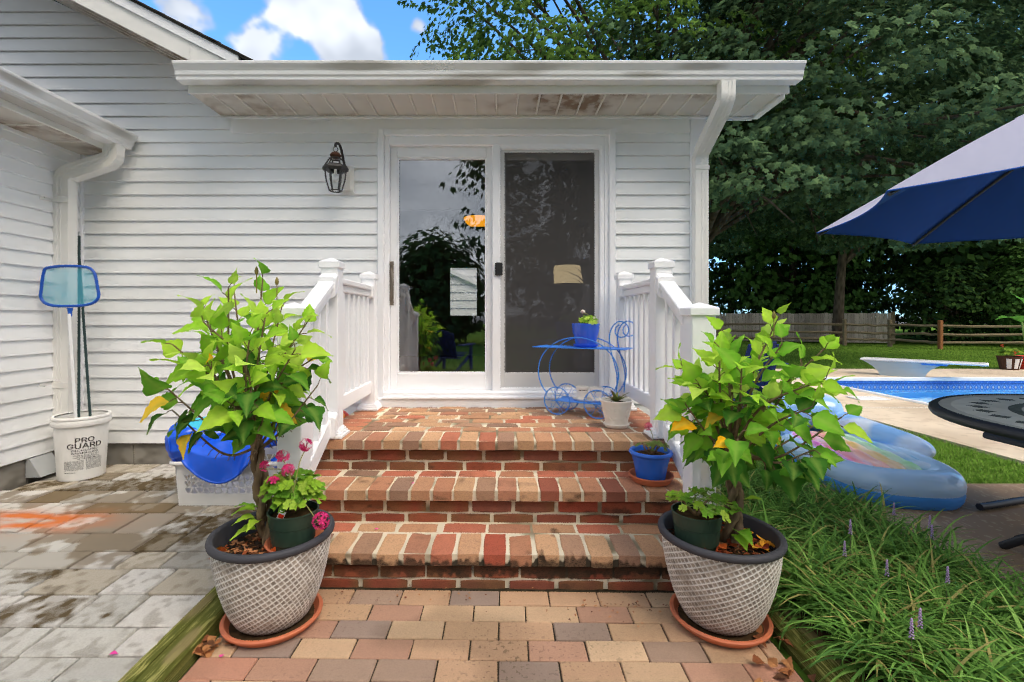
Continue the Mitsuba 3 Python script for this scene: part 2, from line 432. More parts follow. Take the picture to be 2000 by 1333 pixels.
timber('landscape_timber', -1.150, -1.024, -1.20, -1.06, .045, 'mossy green landscape timber between grey patio and brick walk')
timber('landscape_timber', 1.024, 1.15, 1.05, 1.175, .035, 'weathered landscape timber between brick walk and strappy border grass', seed=2)

# ------------------------------------------------------------------ brick steps
Z1, Z2, Z3 = .16, .326, .498
R1, R2, R3 = 2.10, 2.40, 2.69
N1, N2, N3 = 2.068, 2.366, 2.652
HW = 1.05
steps = thing('brick_steps', 'red and tan brick front steps with pale mortar joints and a brick landing', 'steps')
core = MB()
core.box(-HW + .006, HW - .006, R1 + .008, 3.63, -.2, Z1 - .062)
core.box(-HW + .006, HW - .006, N1 + .007, 3.63, Z1 - .055, Z1 - .006)
core.box(-HW + .006, HW - .006, R2 + .008, 3.63, Z1 - .0065, Z2 - .062)
core.box(-HW + .006, HW - .006, N2 + .007, 3.63, Z2 - .055, Z2 - .006)
core.box(-HW + .006, HW - .006, R3 + .008, 3.63, Z2 - .0065, Z3 - .062)
core.box(-HW + .006, HW - .006, N3 + .007, 3.63, Z3 - .055, Z3 - .006)
obj('mortar_core', core, 'm_mortar', steps, tw=PORCH)
rng = np.random.default_rng(21)


def brick(lx, ly, lz, x, y, z, c, flash=None, rz=0.0):
    """One fired brick centred at x, y with its top at z; flashed bricks are browner at their ends."""
    n = 4; xs = np.linspace(-lx / 2, lx / 2, n + 1); m = MB(); ch = .004
    v = []
    for i, xx in enumerate(xs):
        e = ch if i in (0, n) else 0
        for (a, b) in ((-ly / 2 + ch, -lz + e), (ly / 2 - ch, -lz + e), (ly / 2 - e, -lz + ch), (ly / 2 - e, -ch), (ly / 2 - ch, -e), (-ly / 2 + ch, -e), (-ly / 2 + e, -ch), (-ly / 2 + e, -lz + ch)):
            v.append([xx, a, b])
    v = np.array(v) + rng.normal(0, .0009, (len(v), 3)); f = []
    for i in range(n):
        for j in range(8):
            a, b = i * 8 + j, i * 8 + (j + 1) % 8
            f += [[a, b, b + 8], [a, b + 8, a + 8]]
    for j in range(1, 7):
        f.append([0, j + 1, j]); f.append([n * 8, n * 8 + j, n * 8 + j + 1])
    c = np.asarray(c) * rng.uniform(.88, 1.08)
    cols = np.repeat([c if flash is None else c * (1 - k) + BROWN * k for k in (flash if flash is not None else np.zeros(n + 1))], 8, 0)
    obj('brick', (v, np.array(f)), 'm_brick', steps, color=cols, tw=PORCH @ tr(x, y, z) @ rot([0, 0, 1], rz + rng.normal(0, .35)))


def soldiers(ny, z, pitch, w, depth):
    k = int(2 * HW / pitch) + 1; x0 = -HW + (2 * HW - k * pitch) / 2
    for i in range(k):
        x = x0 + (i + .5) * pitch
        ww = w
        if abs(x) + w / 2 > HW: continue
        brick(depth, ww, .056, x + rng.normal(0, .0012), ny + depth / 2 + rng.normal(0, .002), z + rng.normal(0, .0012), BRC[rng.integers(0, 10)] if rng.random() < .95 else RED[rng.integers(0, 5)], rz=90)


def stretchers(x0, x1, y, z, pitch, l, d, off, pal, flash=False):
    x = x0 - off * pitch
    while x < x1:
        a, b = max(x + (pitch - l) / 2, x0 + .002), min(x + (pitch + l) / 2, x1 - .002)
        if b - a > .03:
            fl = None
            if flash and rng.random() < .75:
                k = rng.uniform(.1, .9, 5) * rng.choice([.3, 1.0]); k[0], k[-1] = rng.uniform(.5, 1), rng.uniform(.4, 1); fl = k
            brick(b - a, d, .056, (a + b) / 2, y + rng.normal(0, .0012), z + rng.normal(0, .001), pal[rng.integers(0, len(pal))], fl)
        x += pitch


soldiers(N1, Z1, .1155, .0985, .2)
soldiers(N2, Z2, .1065, .0965, .2)
soldiers(N3, Z3, .1057, .0965, .212)
# tread stretchers behind the soldiers
TAN = BRC + [S(178, 108, 86)] * 3
stretchers(-HW, HW, N1 + .212 + .05, Z1 - .001, .2145, .201, .094, .3, TAN)
stretchers(-HW, HW, N2 + .212 + .05, Z2 - .001, .2145, .201, .094, .1, TAN)
# landing: running bond between two border courses
for k in range(7):
    yy = N3 + .212 + .024 + .046 + .1165 * k
    d = .101 if k < 6 else .05
    stretchers(-.818, .818, yy - (0 if k < 6 else .02), Z3 - .001, .2145, .199, d, (0.2, .55, .0, .45, .15, .6, .3)[k], BRC)
    for s in (-1, 1):
        stretchers(min(s * .83, s * HW), max(s * .83, s * HW), yy - (0 if k < 6 else .02), Z3 - .002, .22, .216, d, 0, [S(172, 112, 88), S(178, 122, 94), S(166, 116, 92)])
# risers, two courses each (the lower one half buried)
for (ry, zt, zl, off) in ((R1, Z1 - .067, -.0, .35), (R2, Z2 - .067, Z1, .7), (R3, Z3 - .067, Z2, .45)):
    stretchers(-HW, HW, ry + .046, zt, .2145 if ry > R1 else .205, .194, .092, off, RED, True)
    h2 = zt - .066
    stretchers(-HW, HW, ry + .046, h2, .2145, .194, .092, off + .5, [c * .9 for c in RED], True)

# ------------------------------------------------------------------ house
house = thing('house', 'white vinyl sided house with a porch roof, gutters and sliding glass door', 'house')
WY = 3.75
CRS = .1016
ZB = .198                      # lowest siding edge


def plank_profile():
    # (outward, up) of one clapboard, bottom lip first
    return [(-.008, .0005), (.0155, 0.0), (.0165, .004), (.0145, .012), (.001, CRS - .002), (-.006, CRS + .004), (-.008, CRS + .004)]


def plank(xa, xb, z, axis, at, xb_top=None):
    """Clapboard between xa and xb; axis 'x' on the back wall (facing -y), 'y' on the wing wall (facing +x)."""
    p = plank_profile(); v = []
    for e in (0, 1):
        for (o, u) in p:
            t = u / CRS
            q = xa if e == 0 else (xb if xb_top is None else xb + (xb_top - xb) * t)
            v.append([q, at - o, z + u] if axis == 'x' else [at + o, q, z + u])
    n = len(p); f = []
    for j in range(n):
        a, b = j, (j + 1) % n
        f += [[a, b, b + n], [a, b + n, a + n]]
    for j in range(1, n - 1): f += [[0, j + 1, j], [n, n + j, n + j + 1]]
    return np.array(v), np.array(f)


wall = tag(numbered(house + '__wall'))
# solid wall behind the boards, with the door opening
gable = Polygon([(-4.7, .2), (1.60, .2), (1.60, 2.74), (-1.64, 2.74), (-3.9, 3.83), (-4.7, 3.83)]).difference(sbox(-.915, .3, .915, 2.63))
scene[wall] = mikit.ply(extrude(gable, .11, M_xz_y(WY + .121)), 'm_vinyl')
X_DOOR = .925
k = 0
while ZB + k * CRS < 3.75:
    z = ZB + k * CRS
    zt = z + CRS
    # left run, from the inner corner (or over the wing roof) to the door casing or the rake
    xa = -3.205 if z < 2.45 else -4.65
    if z < 2.60:
        if z > 2.54: pass
        v, f = plank(xa, -X_DOOR, z, 'x', WY); obj('plank', (v, f), 'm_vinyl', wall)
        v, f = plank(X_DOOR, 1.50, z, 'x', WY); obj('plank', (v, f), 'm_vinyl', wall)
    elif z < 2.72:
        v, f = plank(xa, -2.06, z, 'x', WY); obj('plank', (v, f), 'm_vinyl', wall)
    else:
        rk = lambda q: -2.43 - (q - 3.152) / .48
        v, f = plank(xa, min(rk(z), -2.0), z, 'x', WY, min(rk(zt), -2.0)); obj('plank', (v, f), 'm_vinyl', wall)
    k += 1
# trim
obj('frieze_board', MB().box(-2.058, 1.50, WY - .02, WY - .001, 2.605, 2.735, .003), 'm_white', house)
obj('corner_post', MB().box(1.502, 1.625, WY - .022, WY - .001, .19, 2.735, .004).box(1.6035, 1.625, WY - .0005, WY + .08, .19, 2.735), 'm_white', house)
obj('corner_trim', MB().box(-3.232, -3.206, WY - .03, WY - .001, .19, 2.45, .003), 'm_white', house)
obj('side_wall', MB().box(1.5, 1.602, WY + .125, 9, .2, 2.74), 'm_vinyl', house)
# foundation of concrete blocks
fnd = obj('foundation', MB().box(-3.26, 1.58, WY + .03, WY + .2, -.2, .197).box(-3.6, -3.262, .2, WY + .03, -.2, .197), 'm_mortar', house)
for (a, b) in [(-3.25 + .405 * i, -3.25 + .405 * (i + 1)) for i in range(12)]:
    obj('block', MB().box(a + .004, min(b, 1.58) - .004, WY + .018, WY + .1, -.06, .19, .004), 'm_block', fnd)
for i in range(9):
    b = WY - .02 - .405 * i
    obj('block', MB().box(-3.30, -3.248, b - .401, b, -.06, .19, .004), 'm_block', fnd)

# the wing on the left: wall, soffit, gutter
WX = -3.233
wing = tag(numbered(house + '__wing_wall'))
scene[wing] = mikit.ply(MB().box(-7, WX - .011, .2, WY - .001, .2, 2.44).mesh(), 'm_vinyl')
for k in range(22):
    z = .207 + k * CRS
    v, f = plank(.2, WY - .032, z, 'y', WX); obj('plank', (v, f), 'm_vinyl', wing)
wsof = obj('wing_soffit', MB().box(-3.22, -2.935, .1, WY - .001, 2.442, 2.447), 'm_soffit_seam', house)
for i in range(12):
    b = WY - .012 - .305 * i
    obj('panel', MB().box(-3.222, -2.935, b - .285, b, 2.434, 2.4415), 'm_soffit', wsof)
    obj('seam', MB().box(-3.222, -2.935, b - .3025, b - .2865, 2.429, 2.4413, .003), 'm_soffit_seam', wsof)
obj('wing_fascia', MB().box(-2.933, -2.913, .1, WY - .015, 2.425, 2.60, .002), 'm_white_metal', house)
obj('wing_wall_trim', MB().box(-3.232, -3.212, .2, WY - .032, 2.405, 2.433, .003), 'm_white', house)


def gutter_profile():
    # (outward, up) K-style trough seen from outside, as a thin closed outline
    out = [(0, .11), (0, 0), (.082, 0), (.084, .020), (.094, .030), (.097, .055), (.112, .078), (.122, .092), (.124, .108), (.116, .114), (.112, .110)]
    inn = [(.118, .094), (.107, .079), (.092, .056), (.089, .032), (.078, .022), (.077, .005), (.004, .005), (.004, .11)]
    return Polygon(out + inn)


gp = gutter_profile()
# wing gutter runs along y, outward = +x
m = frame([0, .1, 0], [1, 0, 0], [0, 0, 1], [0, 1, 0])
v, f = extrude(gp, WY - .05 - .1); v = v[:, [0, 2, 1]] * [1.25, 1, 1] + [-2.912, .1, 2.462]
f = f[:, ::-1]
g1 = obj('wing_gutter', (v, f), 'm_gutter', house, smooth=25)
obj('end_cap', MB().add(*[(lambda V, F: (V[:, [0, 2, 1]] * [1.25, 1, 1] + [-2.912, WY - .049, 2.462], F[:, ::-1]))(*extrude(Polygon(list(gp.exterior.coords)[:10]), .004))][0]), 'm_gutter', g1)
obj('wing_roof', MB().add(np.array([[-2.80, .05, 2.585], [-2.80, WY - .03, 2.585], [-7, WY - .03, 4.2], [-7, .05, 4.2], [-2.80, .05, 2.57], [-2.80, WY - .03, 2.57], [-7, WY - .03, 4.185], [-7, .05, 4.185]]),
    [[0, 1, 2, 3], [7, 6, 5, 4], [0, 4, 5, 1], [1, 5, 6, 2], [2, 6, 7, 3], [3, 7, 4, 0]]), 'm_roof', house)

# porch eave: soffit panels, fascia, gutter
SZ = 2.737
FY = 3.364
sof = obj('porch_soffit', MB().add(np.array([[-2.14, FY, SZ + .008], [2.03, FY, SZ + .008], [1.985, WY, SZ + .008], [-2.14, WY, SZ + .008], [-2.14, FY, SZ + .014], [2.03, FY, SZ + .014], [1.985, WY, SZ + .014], [-2.14, WY, SZ + .014]]),
    [[3, 2, 1, 0], [4, 5, 6, 7], [0, 1, 5, 4], [1, 2, 6, 5], [2, 3, 7, 6], [3, 0, 4, 7]]), 'm_soffit_seam', house)
px = -2.135
while px < 2.0:
    w = .136
    b = min(px + w, 2.015)
    obj('panel', MB().box(px, b, FY + .008, WY - .016, SZ, SZ + .007), 'm_soffit', sof)
    if px < 1.8: obj('seam', MB().box(px + .1385, px + .1505, FY + .006, WY - .017, SZ - .006, SZ + .0065, .003), 'm_soffit_seam', sof)
    px += .153
obj('soffit_trim', MB().box(-2.13, 1.62, WY - .034, WY - .0205, SZ - .022, SZ - .001, .003).box(1.63, 1.985, WY - .016, WY + .004, SZ - .03, SZ - .001, .003), 'm_white', house)
obj('rake_return', MB().box(1.985, 2.035, FY + .03, WY + .002, SZ - .02, SZ + .07, .003), 'm_white_metal', house)
obj('porch_fascia', MB().box(-2.145, 2.035, FY - .02, FY, SZ - .004, SZ + .15, .002), 'm_white_metal', house)
v, f = extrude(gp, 4.24); v = np.stack([v[:, 2] - 2.17, FY - .021 - v[:, 0], v[:, 1] * 1.0 + 2.787], -1)
g2 = obj('porch_gutter', (v, f), 'm_gutter', house, smooth=25)
for xc in (-2.174, 2.07):
    v, f = extrude(Polygon(list(gp.exterior.coords)[:10]), .004); obj('end_cap', (np.stack([v[:, 2] + xc, FY - .021 - v[:, 0], v[:, 1] + 2.787], -1), f), 'm_gutter', g2)
obj('porch_roof', MB().add(np.array([[-2.16, FY - .12, 2.885], [2.06, FY - .12, 2.885], [2.06, 9, 4.2], [-2.16, 9, 4.2], [-2.16, FY - .12, 2.902], [2.06, FY - .12, 2.902], [2.06, 9, 4.217], [-2.16, 9, 4.217]]),
    [[3, 2, 1, 0], [4, 5, 6, 7], [0, 1, 5, 4], [1, 2, 6, 5], [2, 3, 7, 6], [3, 0, 4, 7]]), 'm_roof', house)

# gable rake: soffit, two fascia boards and the shingle edge, falling to the right
RY = 3.30


def raked(xa, za, xb, zb, y0, y1, th):
    """Board whose lower edge runs from (xa, za) to (xb, zb), th tall, between depths y0 < y1."""
    v = np.array([[x, yy, z + t] for (x, z) in ((xa, za), (xb, zb)) for yy in (y0, y1) for t in (0, th)])
    return v, np.array([[0, 1, 3, 2], [4, 6, 7, 5], [0, 4, 5, 1], [2, 3, 7, 6], [1, 5, 7, 3], [0, 2, 6, 4]])


def rz(x): return 2.94 - .512 * (x + 2.113)          # lower edge of the rake fascia


rs = obj('rake_soffit', MB().add(*raked(-5.2, rz(-5.2) + .026, -2.16, rz(-2.16) + .026, RY + .012, WY - .001, .01)), 'm_soffit', house)
dx, dz = .864, -.503
for off in (.10, .20, .30, .40):
    obj('seam', MB().add(*raked(-5.2, rz(-5.2) + .020, -2.16, rz(-2.16) + .020, RY + off, RY + off + .012, .0055)), 'm_soffit_seam', rs)
obj('rake_fascia', MB().add(*raked(-5.2, rz(-5.2), -2.10, rz(-2.10), RY - .008, RY + .011, .128)), 'm_white_metal', house)
obj('rake_trim', MB().add(*raked(-5.2, rz(-5.2) + .129, -1.76, rz(-1.76) + .129, RY - .022, RY + .011, .068)), 'm_white', house)
obj('fascia_return', MB().add(np.array([[-2.098, RY - .009, 2.935], [-1.79, RY - .009, 2.905], [-1.79, RY - .009, rz(-1.79) + .127], [-2.098, RY - .009, rz(-2.098) + .127], [-2.098, RY + .01, 2.935], [-1.79, RY + .01, 2.905], [-1.79, RY + .01, rz(-1.79) + .127], [-2.098, RY + .01, rz(-2.098) + .127]]),
    [[0, 1, 2, 3], [7, 6, 5, 4], [0, 4, 5, 1], [1, 5, 6, 2], [2, 6, 7, 3], [3, 7, 4, 0]]), 'm_white_metal', house)
mr = obj('main_roof', MB().add(*raked(-5.2, rz(-5.2) + .1975, -1.6, rz(-1.6) + .1975, RY - .03, 9, .012)), 'm_roof', house)
rng = np.random.default_rng(8)
for i in range(26):
    x = -1.62 - i * .125
    obj('shingle', MB().add(*raked(x - .15, rz(x - .15) + .211, x, rz(x) + .209 + rng.uniform(.003, .008), RY - .042 + rng.uniform(-.004, .004), RY + .3, .007)), 'm_roof', mr)


# downspouts: corrugated rectangular pipe swept through elbows
def downspout(name, path, w, d, parent, crimps=()):
    """path: corner points; the pipe is mitred in short rings, crimped on the inside of its elbows."""
    pts, rad = [], []
    path = [np.array(p, float) for p in path]
    pts = [path[0]]
    for a, b, c in zip(path, path[1:], path[2:]):
        u1, u2 = unit(b - a), unit(c - b)
        for t in np.linspace(0, 1, 9):
            p0, p2 = b - u1 * .05, b + u2 * .05
            pts.append((1 - t) ** 2 * p0 + 2 * t * (1 - t) * b + t ** 2 * p2)
    pts.append(path[-1])
    pts = np.array(pts); k = len(pts)
    t = unit(np.gradient(pts, axis=0))
    sec = []
    flat = [(-1, -1), (-.5, -1), (-.44, -.9), (-.06, -.9), (0, -1), (.06, -.9), (.44, -.9), (.5, -1), (1, -1), (1, 1), (0, 1), (-1, 1)]
    side = np.array([1.0, 0, 0])
    v = []
    for i in range(k):
        nrm = unit(np.cross(side, t[i])) if abs(np.dot(side, t[i])) < .95 else np.array([0, 0, 1.0])
        nrm = np.array([0, 1.0, 0]) - t[i] * t[i][1]; nrm = unit(nrm)
        sd = np.cross(t[i], nrm)
        bend = 0 < i % 9 and 0 < i < k - 1
        q = 1 - (.05 if bend and i % 2 else 0)
        v.append([pts[i] + sd * a * w / 2 * q + nrm * b * d / 2 for a, b in flat])
    n = len(flat); v = np.array(v).reshape(-1, 3)
    i, j = np.meshgrid(np.arange(k - 1), np.arange(n), indexing='ij')
    q = np.stack([i * n + j, i * n + (j + 1) % n, (i + 1) * n + (j + 1) % n, (i + 1) * n + j], -1).reshape(-1, 4)
    return obj(name, MB().add(v, q), 'm_white_metal', parent)


ds = downspout('downspout', [(-2.865, 3.60, 2.464), (-2.865, 3.60, 2.352), (-3.170, 3.535, 2.215), (-3.170, 3.535, .35)], .112, .08, house)
for z in (2.01, .66):
    obj('strap', MB().box(-3.228, -3.112, 3.4905, 3.494, z, z + .045, .0015).box(-3.2305, -3.2275, 3.40, 3.54, z, z + .045, .001), 'm_white_metal', ds)
    obj('screw', MB().box(-3.2272, -3.2262, 3.43, 3.436, z + .02, z + .026), 'm_black', ds)
ds2 = downspout('downspout', [(1.572, 3.295, 2.79), (1.572, 3.295, 2.66), (1.56, 3.69, 2.42), (1.56, 3.69, .35)], .10, .072, house)
for z in (2.30, 1.0):
    obj('strap', MB().box(1.505, 1.615, 3.6505, 3.6535, z, z + .03, .0015), 'm_white_metal', ds2)

# dryer vent on the foundation of the wing
dv = obj('dryer_vent', MB().add(np.array([[-3.24, 3.31, .20], [-3.24, 3.48, .20], [-3.24, 3.48, .07], [-3.24, 3.31, .07], [-3.215, 3.31, .20], [-3.215, 3.48, .20], [-3.135, 3.48, .075], [-3.135, 3.31, .075]]),
    [[0, 1, 5, 4], [4, 5, 6, 7], [7, 6, 2, 3], [0, 4, 7, 3], [1, 2, 6, 5]]), 'm_galv', house, label='galvanised metal dryer vent hood')

# ------------------------------------------------------------------ sliding door
door = tag(numbered(house + '__sliding_door'), 'white sliding glass door with a screen panel')
DB, DT = .565, 2.632
d = MB()
# outer casing, jambs, head
d.box(-.920, -.872, WY - .035, WY + .115, .50, DT, .004).box(.872, .920, WY - .035, WY + .115, .50, DT, .004).box(-.871, .871, WY - .035, WY + .115, DT - .048, DT, .004)
d.box(-.871, -.838, WY - .012, WY + .11, .5, DT - .0485, .003).box(.838, .871, WY - .012, WY + .11, .5, DT - .0485, .003).box(-.8375, .8375, WY - .012, WY + .11, DT - .115, DT - .0485, .003)
scene[door] = mikit.ply(d.mesh(), 'm_white')
obj('sill', MB().box(-.925, .925, 3.655, WY + .1, .465, .555, .004).box(-.87, .87, 3.64, WY + .1, .5555, .572, .003).box(-.87, .87, 3.675, WY + .1, .5722, .60, .003), 'm_white', door)
# sliding (left) sash, set back
yb = WY + .055
sash = obj('sash', MB().box(-.836, -.782, yb - .02, yb + .025, .601, 2.516, .004).box(-.082, -.006, yb - .02, yb + .025, .601, 2.516, .004)
           .box(-.7815, -.0825, yb - .02, yb + .025, 2.432, 2.516, .004).box(-.7815, -.0825, yb - .02, yb + .025, .601, .735, .004)
           .box(-.7815, -.772, yb - .012, yb + .01, .7355, 2.4315).box(-.092, -.0825, yb - .012, yb + .01, .7355, 2.4315).box(-.7715, -.0925, yb - .012, yb + .01, 2.422, 2.4315).box(-.7715, -.0925, yb - .012, yb + .01, .7355, .745), 'm_white', door)
scene['m_glass'] = {'type': 'thindielectric', 'int_ior': 1.85}
obj('glass', MB().add(np.array([[-.772, yb, .745], [-.092, yb, .745], [-.092, yb, 2.422], [-.772, yb, 2.422]]), [[0, 1, 2, 3]]).add(np.array([[-.772, yb + .009, .745], [-.092, yb + .009, .745], [-.092, yb + .009, 2.422], [-.772, yb + .009, 2.422]]), [[0, 1, 2, 3]]), 'm_glass', door)
# fixed (right) sash behind the screen
yf = WY + .085
obj('fixed_sash', MB().box(-.004, .075, yf, yf + .03, .601, 2.516, .004).box(.78, .8365, yf, yf + .03, .601, 2.516, .004).box(.0755, .7795, yf, yf + .03, 2.432, 2.516, .004).box(.0755, .7795, yf, yf + .03, .601, .735, .004), 'm_gray', door)
obj('glass', MB().add(np.array([[.0755, yf + .015, .735], [.7795, yf + .015, .735], [.7795, yf + .015, 2.432], [.0755, yf + .015, 2.432]]), [[0, 1, 2, 3]]), 'm_glass', door)
# screen panel in front
ys = WY + .012
obj('screen_frame', MB().box(-.035, .030, ys - .022, ys + .012, .592, 2.545, .006).box(.800, .8365, ys - .022, ys + .012, .592, 2.545, .006).box(.0305, .7995, ys - .022, ys + .012, 2.482, 2.545, .006).box(.0305, .7995, ys - .022, ys + .012, .592, .628, .006), 'm_white', door, label='white frame of the sliding insect screen')
obj('screen_rail', MB().box(.0305, .062, ys - .006, ys + .008, .6285, 2.4815, .002).box(.765, .7995, ys - .006, ys + .008, .6285, 2.4815, .002).box(.0625, .7645, ys - .006, ys + .008, .6285, .745, .002).box(.0625, .7645, ys - .006, ys + .008, 2.462, 2.4815, .002), 'm_gray', door)
scene['m_screen'] = {'type': 'mask', 'opacity': .52, 'bsdf': {'type': 'twosided', 'bsdf': {'type': 'diffuse', 'reflectance': rgb(S(92, 90, 90))}}}
obj('insect_screen', MB().add(np.array([[.0625, ys + .001, .745], [.7645, ys + .001, .745], [.7645, ys + .001, 2.462], [.0625, ys + .001, 2.462]]), [[0, 1, 2, 3]]), 'm_screen', door, label='grey insect screen mesh')
obj('screen_latch', MB().box(-.012, .046, ys - .042, ys - .0225, 1.50, 1.60, .006), 'm_black', door)
hd = MB().box(-.845, -.808, yb - .032, yb - .0205, 1.27, 1.615, .012)
hd.tube(smoothpath([(-.827, yb - .03, 1.56), (-.815, yb - .065, 1.53), (-.802, yb - .085, 1.45), (-.808, yb - .082, 1.38), (-.826, yb - .05, 1.33), (-.83, yb - .03, 1.31)], 20), .008, 8)
hd.add(*lathe([(0, 0), (.011, 0), (.011, .012), (0, .012)], 14), m=tr(-.827, yb - .032, 1.59) @ rot([1, 0, 0], 90))
obj('handle', hd, 'm_bronze', door, smooth=40)

# the room behind the glass
room = tag(numbered(house + '__room'))
mat('m_room_wall', S(128, 124, 118), .9, .1)
mat('m_room_floor', S(110, 84, 62), .6, .2)
r = MB()
X0, X1, Y0, Y1, RZ0, RZ1 = -2.2, 1.55, WY + .125, 8.0, .53, 2.95
r.box(X0 - .1, X0, Y0, Y1, RZ0, RZ1).box(X1 - .1, X1 - .03, Y0 + .01, Y1, RZ0, RZ1).box(X0, X1 - .1, Y0, Y1, RZ1, RZ1 + .1)
scene[room] = mikit.ply(r.mesh(), 'm_room_wall')
bw = Polygon([(X0, RZ0), (X1 - .1, RZ0), (X1 - .1, RZ1), (X0, RZ1)]).difference(sbox(-.78, 1.2, -.33, 2.0))
obj('back_wall', extrude(bw, .1, M_xz_y(Y1 + .1)), 'm_room_wall', room)
obj('floor', MB().box(X0, X1 - .1, Y0, Y1, RZ0 - .05, RZ0), 'm_room_floor', room)
obj('window_frame', MB().box(-.82, -.782, Y1 - .02, Y1 - .001, 1.16, 2.04).box(-.328, -.29, Y1 - .02, Y1 - .001, 1.16, 2.04).box(-.7815, -.3285, Y1 - .02, Y1 - .001, 2.002, 2.04).box(-.7815, -.3285, Y1 - .02, Y1 - .001, 1.16, 1.198), 'm_room_wall', room)

# ------------------------------------------------------------------ railings


def post(parent, x, y, z0, z1, w=.098, wcap=.116):
    p = obj('post', MB().box(x - w / 2, x + w / 2, y - w / 2, y + w / 2, z0, z1, .005), 'm_white', parent)
    m = MB().box(x - wcap / 2, x + wcap / 2, y - wcap / 2, y + wcap / 2, z1 - .03, z1 + .006, .003)
    h = wcap / 2 - .002
    m.add(np.array([[x - h, y - h, z1 + .0065], [x + h, y - h, z1 + .0065], [x + h, y + h, z1 + .0065], [x - h, y + h, z1 + .0065], [x, y, z1 + .032]]), [[0, 1, 4], [1, 2, 4], [2, 3, 4], [3, 0, 4]])
    obj('cap', m, 'm_white', p)
    b = MB()
    for i, (hw, a, c) in enumerate([(.078, 0, .018), (.070, .0182, .030), (.062, .0302, .042), (.055, .0422, .052)]):
        b.box(x - hw, x + hw, y - hw, y + hw, z0 + a + .001, z0 + c + .001, .003)
    obj('base', b, 'm_white', p)
    return p


def bar_y(x, w, ya, za, yb, zb, h, ch=.006):
    """Rail of width w whose top edge runs from (ya, za) to (yb, zb), h tall."""
    a = np.array([[x + s * (w / 2 - (ch if t in (0, 3) else 0)), 0, 0] for s in (-1, 1) for t in (0,)])
    prof = [(-w / 2 + ch, 0), (w / 2 - ch, 0), (w / 2, -ch), (w / 2, -h + ch), (w / 2 - ch, -h), (-w / 2 + ch, -h), (-w / 2, -h + ch), (-w / 2, -ch)]
    v = np.array([[x + p, yy, zz + q] for (yy, zz) in ((ya, za), (yb, zb)) for p, q in prof]); n = 8
    f = [[j, (j + 1) % n, (j + 1) % n + n] for j in range(n)] + [[j, (j + 1) % n + n, j + n] for j in range(n)] + [[0, j + 1, j] for j in range(1, n - 1)] + [[n, n + j, n + j + 1] for j in range(1, n - 1)]
    return v, np.array(f)


def railing(s, label):
    r = thing('porch_railing', label, 'railing', 'white railings either side of the steps')
    X = s * .94
    post(r, X, 2.75, Z3, 1.485)
    post(r, X, 3.56, Z3, 1.485)
    post(r, X, 2.235, Z1, 1.215, .112, .134)
    # level section
    obj('top_rail', MB().add(*bar_y(X, .085, 2.805, 1.405, 3.505, 1.405, .034)).add(*bar_y(X, .052, 2.8, 1.370, 3.51, 1.370, .045)), 'm_white', r)
    obj('bottom_rail', MB().add(*bar_y(X, .050, 2.8, .71, 3.51, .71, .09)), 'm_white', r)
    for y in (2.91, 3.02, 3.13, 3.24, 3.35, 3.46):
        obj('baluster', MB().box(X - .018, X + .018, y - .018, y + .018, .711, 1.3245, .004), 'm_white', r)
    # sloping section
    ya, yb, sl = 2.70, 2.292, .53
    zt = lambda y: 1.400 + (y - 2.70) * sl
    zb = lambda y: .645 + (y - 2.70) * sl
    obj('sloped_top_rail', MB().add(*bar_y(X, .088, ya, zt(ya), yb, zt(yb), .040)).add(*bar_y(X, .054, ya, zt(ya) - .042, yb, zt(yb) - .042, .05)), 'm_white', r)
    obj('sloped_bottom_rail', MB().add(*bar_y(X, .050, ya, zb(ya), yb, zb(yb), .105)), 'm_white', r)
    for y in (2.62, 2.51, 2.40):
        v = np.array([[X + a * .018, y + b * .018, z + (b * .018) * sl] for z in (zb(y) + .002, zt(y) - .095) for (a, b) in ((-1, -1), (1, -1), (1, 1), (-1, 1))])
        obj('baluster', MB().add(v, [[0, 1, 5, 4], [1, 2, 6, 5], [2, 3, 7, 6], [3, 0, 4, 7], [3, 2, 1, 0], [4, 5, 6, 7]]), 'm_white', r)
    for (y, z) in ((2.676, zt(2.66) - .03), (2.676, zb(2.66) - .05)):
        obj('bracket', MB().add(*bar_y(X, .1, 2.7005, z + .072, 2.652, z + .050, .115, .012)), 'm_white', r)
    obj('bracket', MB().box(X - .05, X + .05, 3.46, 3.5105, 1.315, 1.412, .01), 'm_white', r)
    return r


railing(-1, 'white vinyl railing on the left side of the brick steps')
railing(1, 'white vinyl railing on the right of the brick steps beside the wire cart')

# ------------------------------------------------------------------ wall lantern
ln = thing('wall_lantern', 'black carriage wall lantern with clear glass beside the sliding door', 'wall light')
L = tr(-1.20, 3.585, 2.22) @ sc(1.08)
obj('mount', MB().box(-1.205, -1.105, 3.715, 3.735, 2.135, 2.345, .006).box(-1.19, -1.12, 3.700, 3.7145, 2.15, 2.33, .006), 'm_white_metal', ln)
arm = MB().tube(smoothpath([(-1.165, 3.70, 2.30), (-1.168, 3.66, 2.39), (-1.178, 3.62, 2.465), (-1.19, 3.595, 2.475), (-1.2, 3.585, 2.465), (-1.2, 3.585, 2.445)], 20), .010, 8)
g = np.linspace(0, 2 * PI, 20, endpoint=False)
arm.tube(np.stack([-1.2 + .018 * np.cos(g), 3.585 + 0 * g, 2.428 + .018 * np.sin(g)], 1), .0028, 6, closed=True)
obj('arm', arm, 'm_black_metal', ln, smooth=40)
obj('cap', MB().lathe([(0, .175), (.010, .174), (.026, .166), (.040, .150), (.038, .144), (.028, .140), (.026, .128), (0, .128)], 24, L), 'm_rust', ln, smooth=40)
cage = MB(); glass = MB()
A6 = np.arange(6) * PI / 3 + .25
RG = [(.040, .126), (.074, .072), (.070, .050), (.062, -.02), (.040, -.095)]
P = np.array([[[r * math.cos(a), r * math.sin(a), z] for a in A6] for r, z in RG])
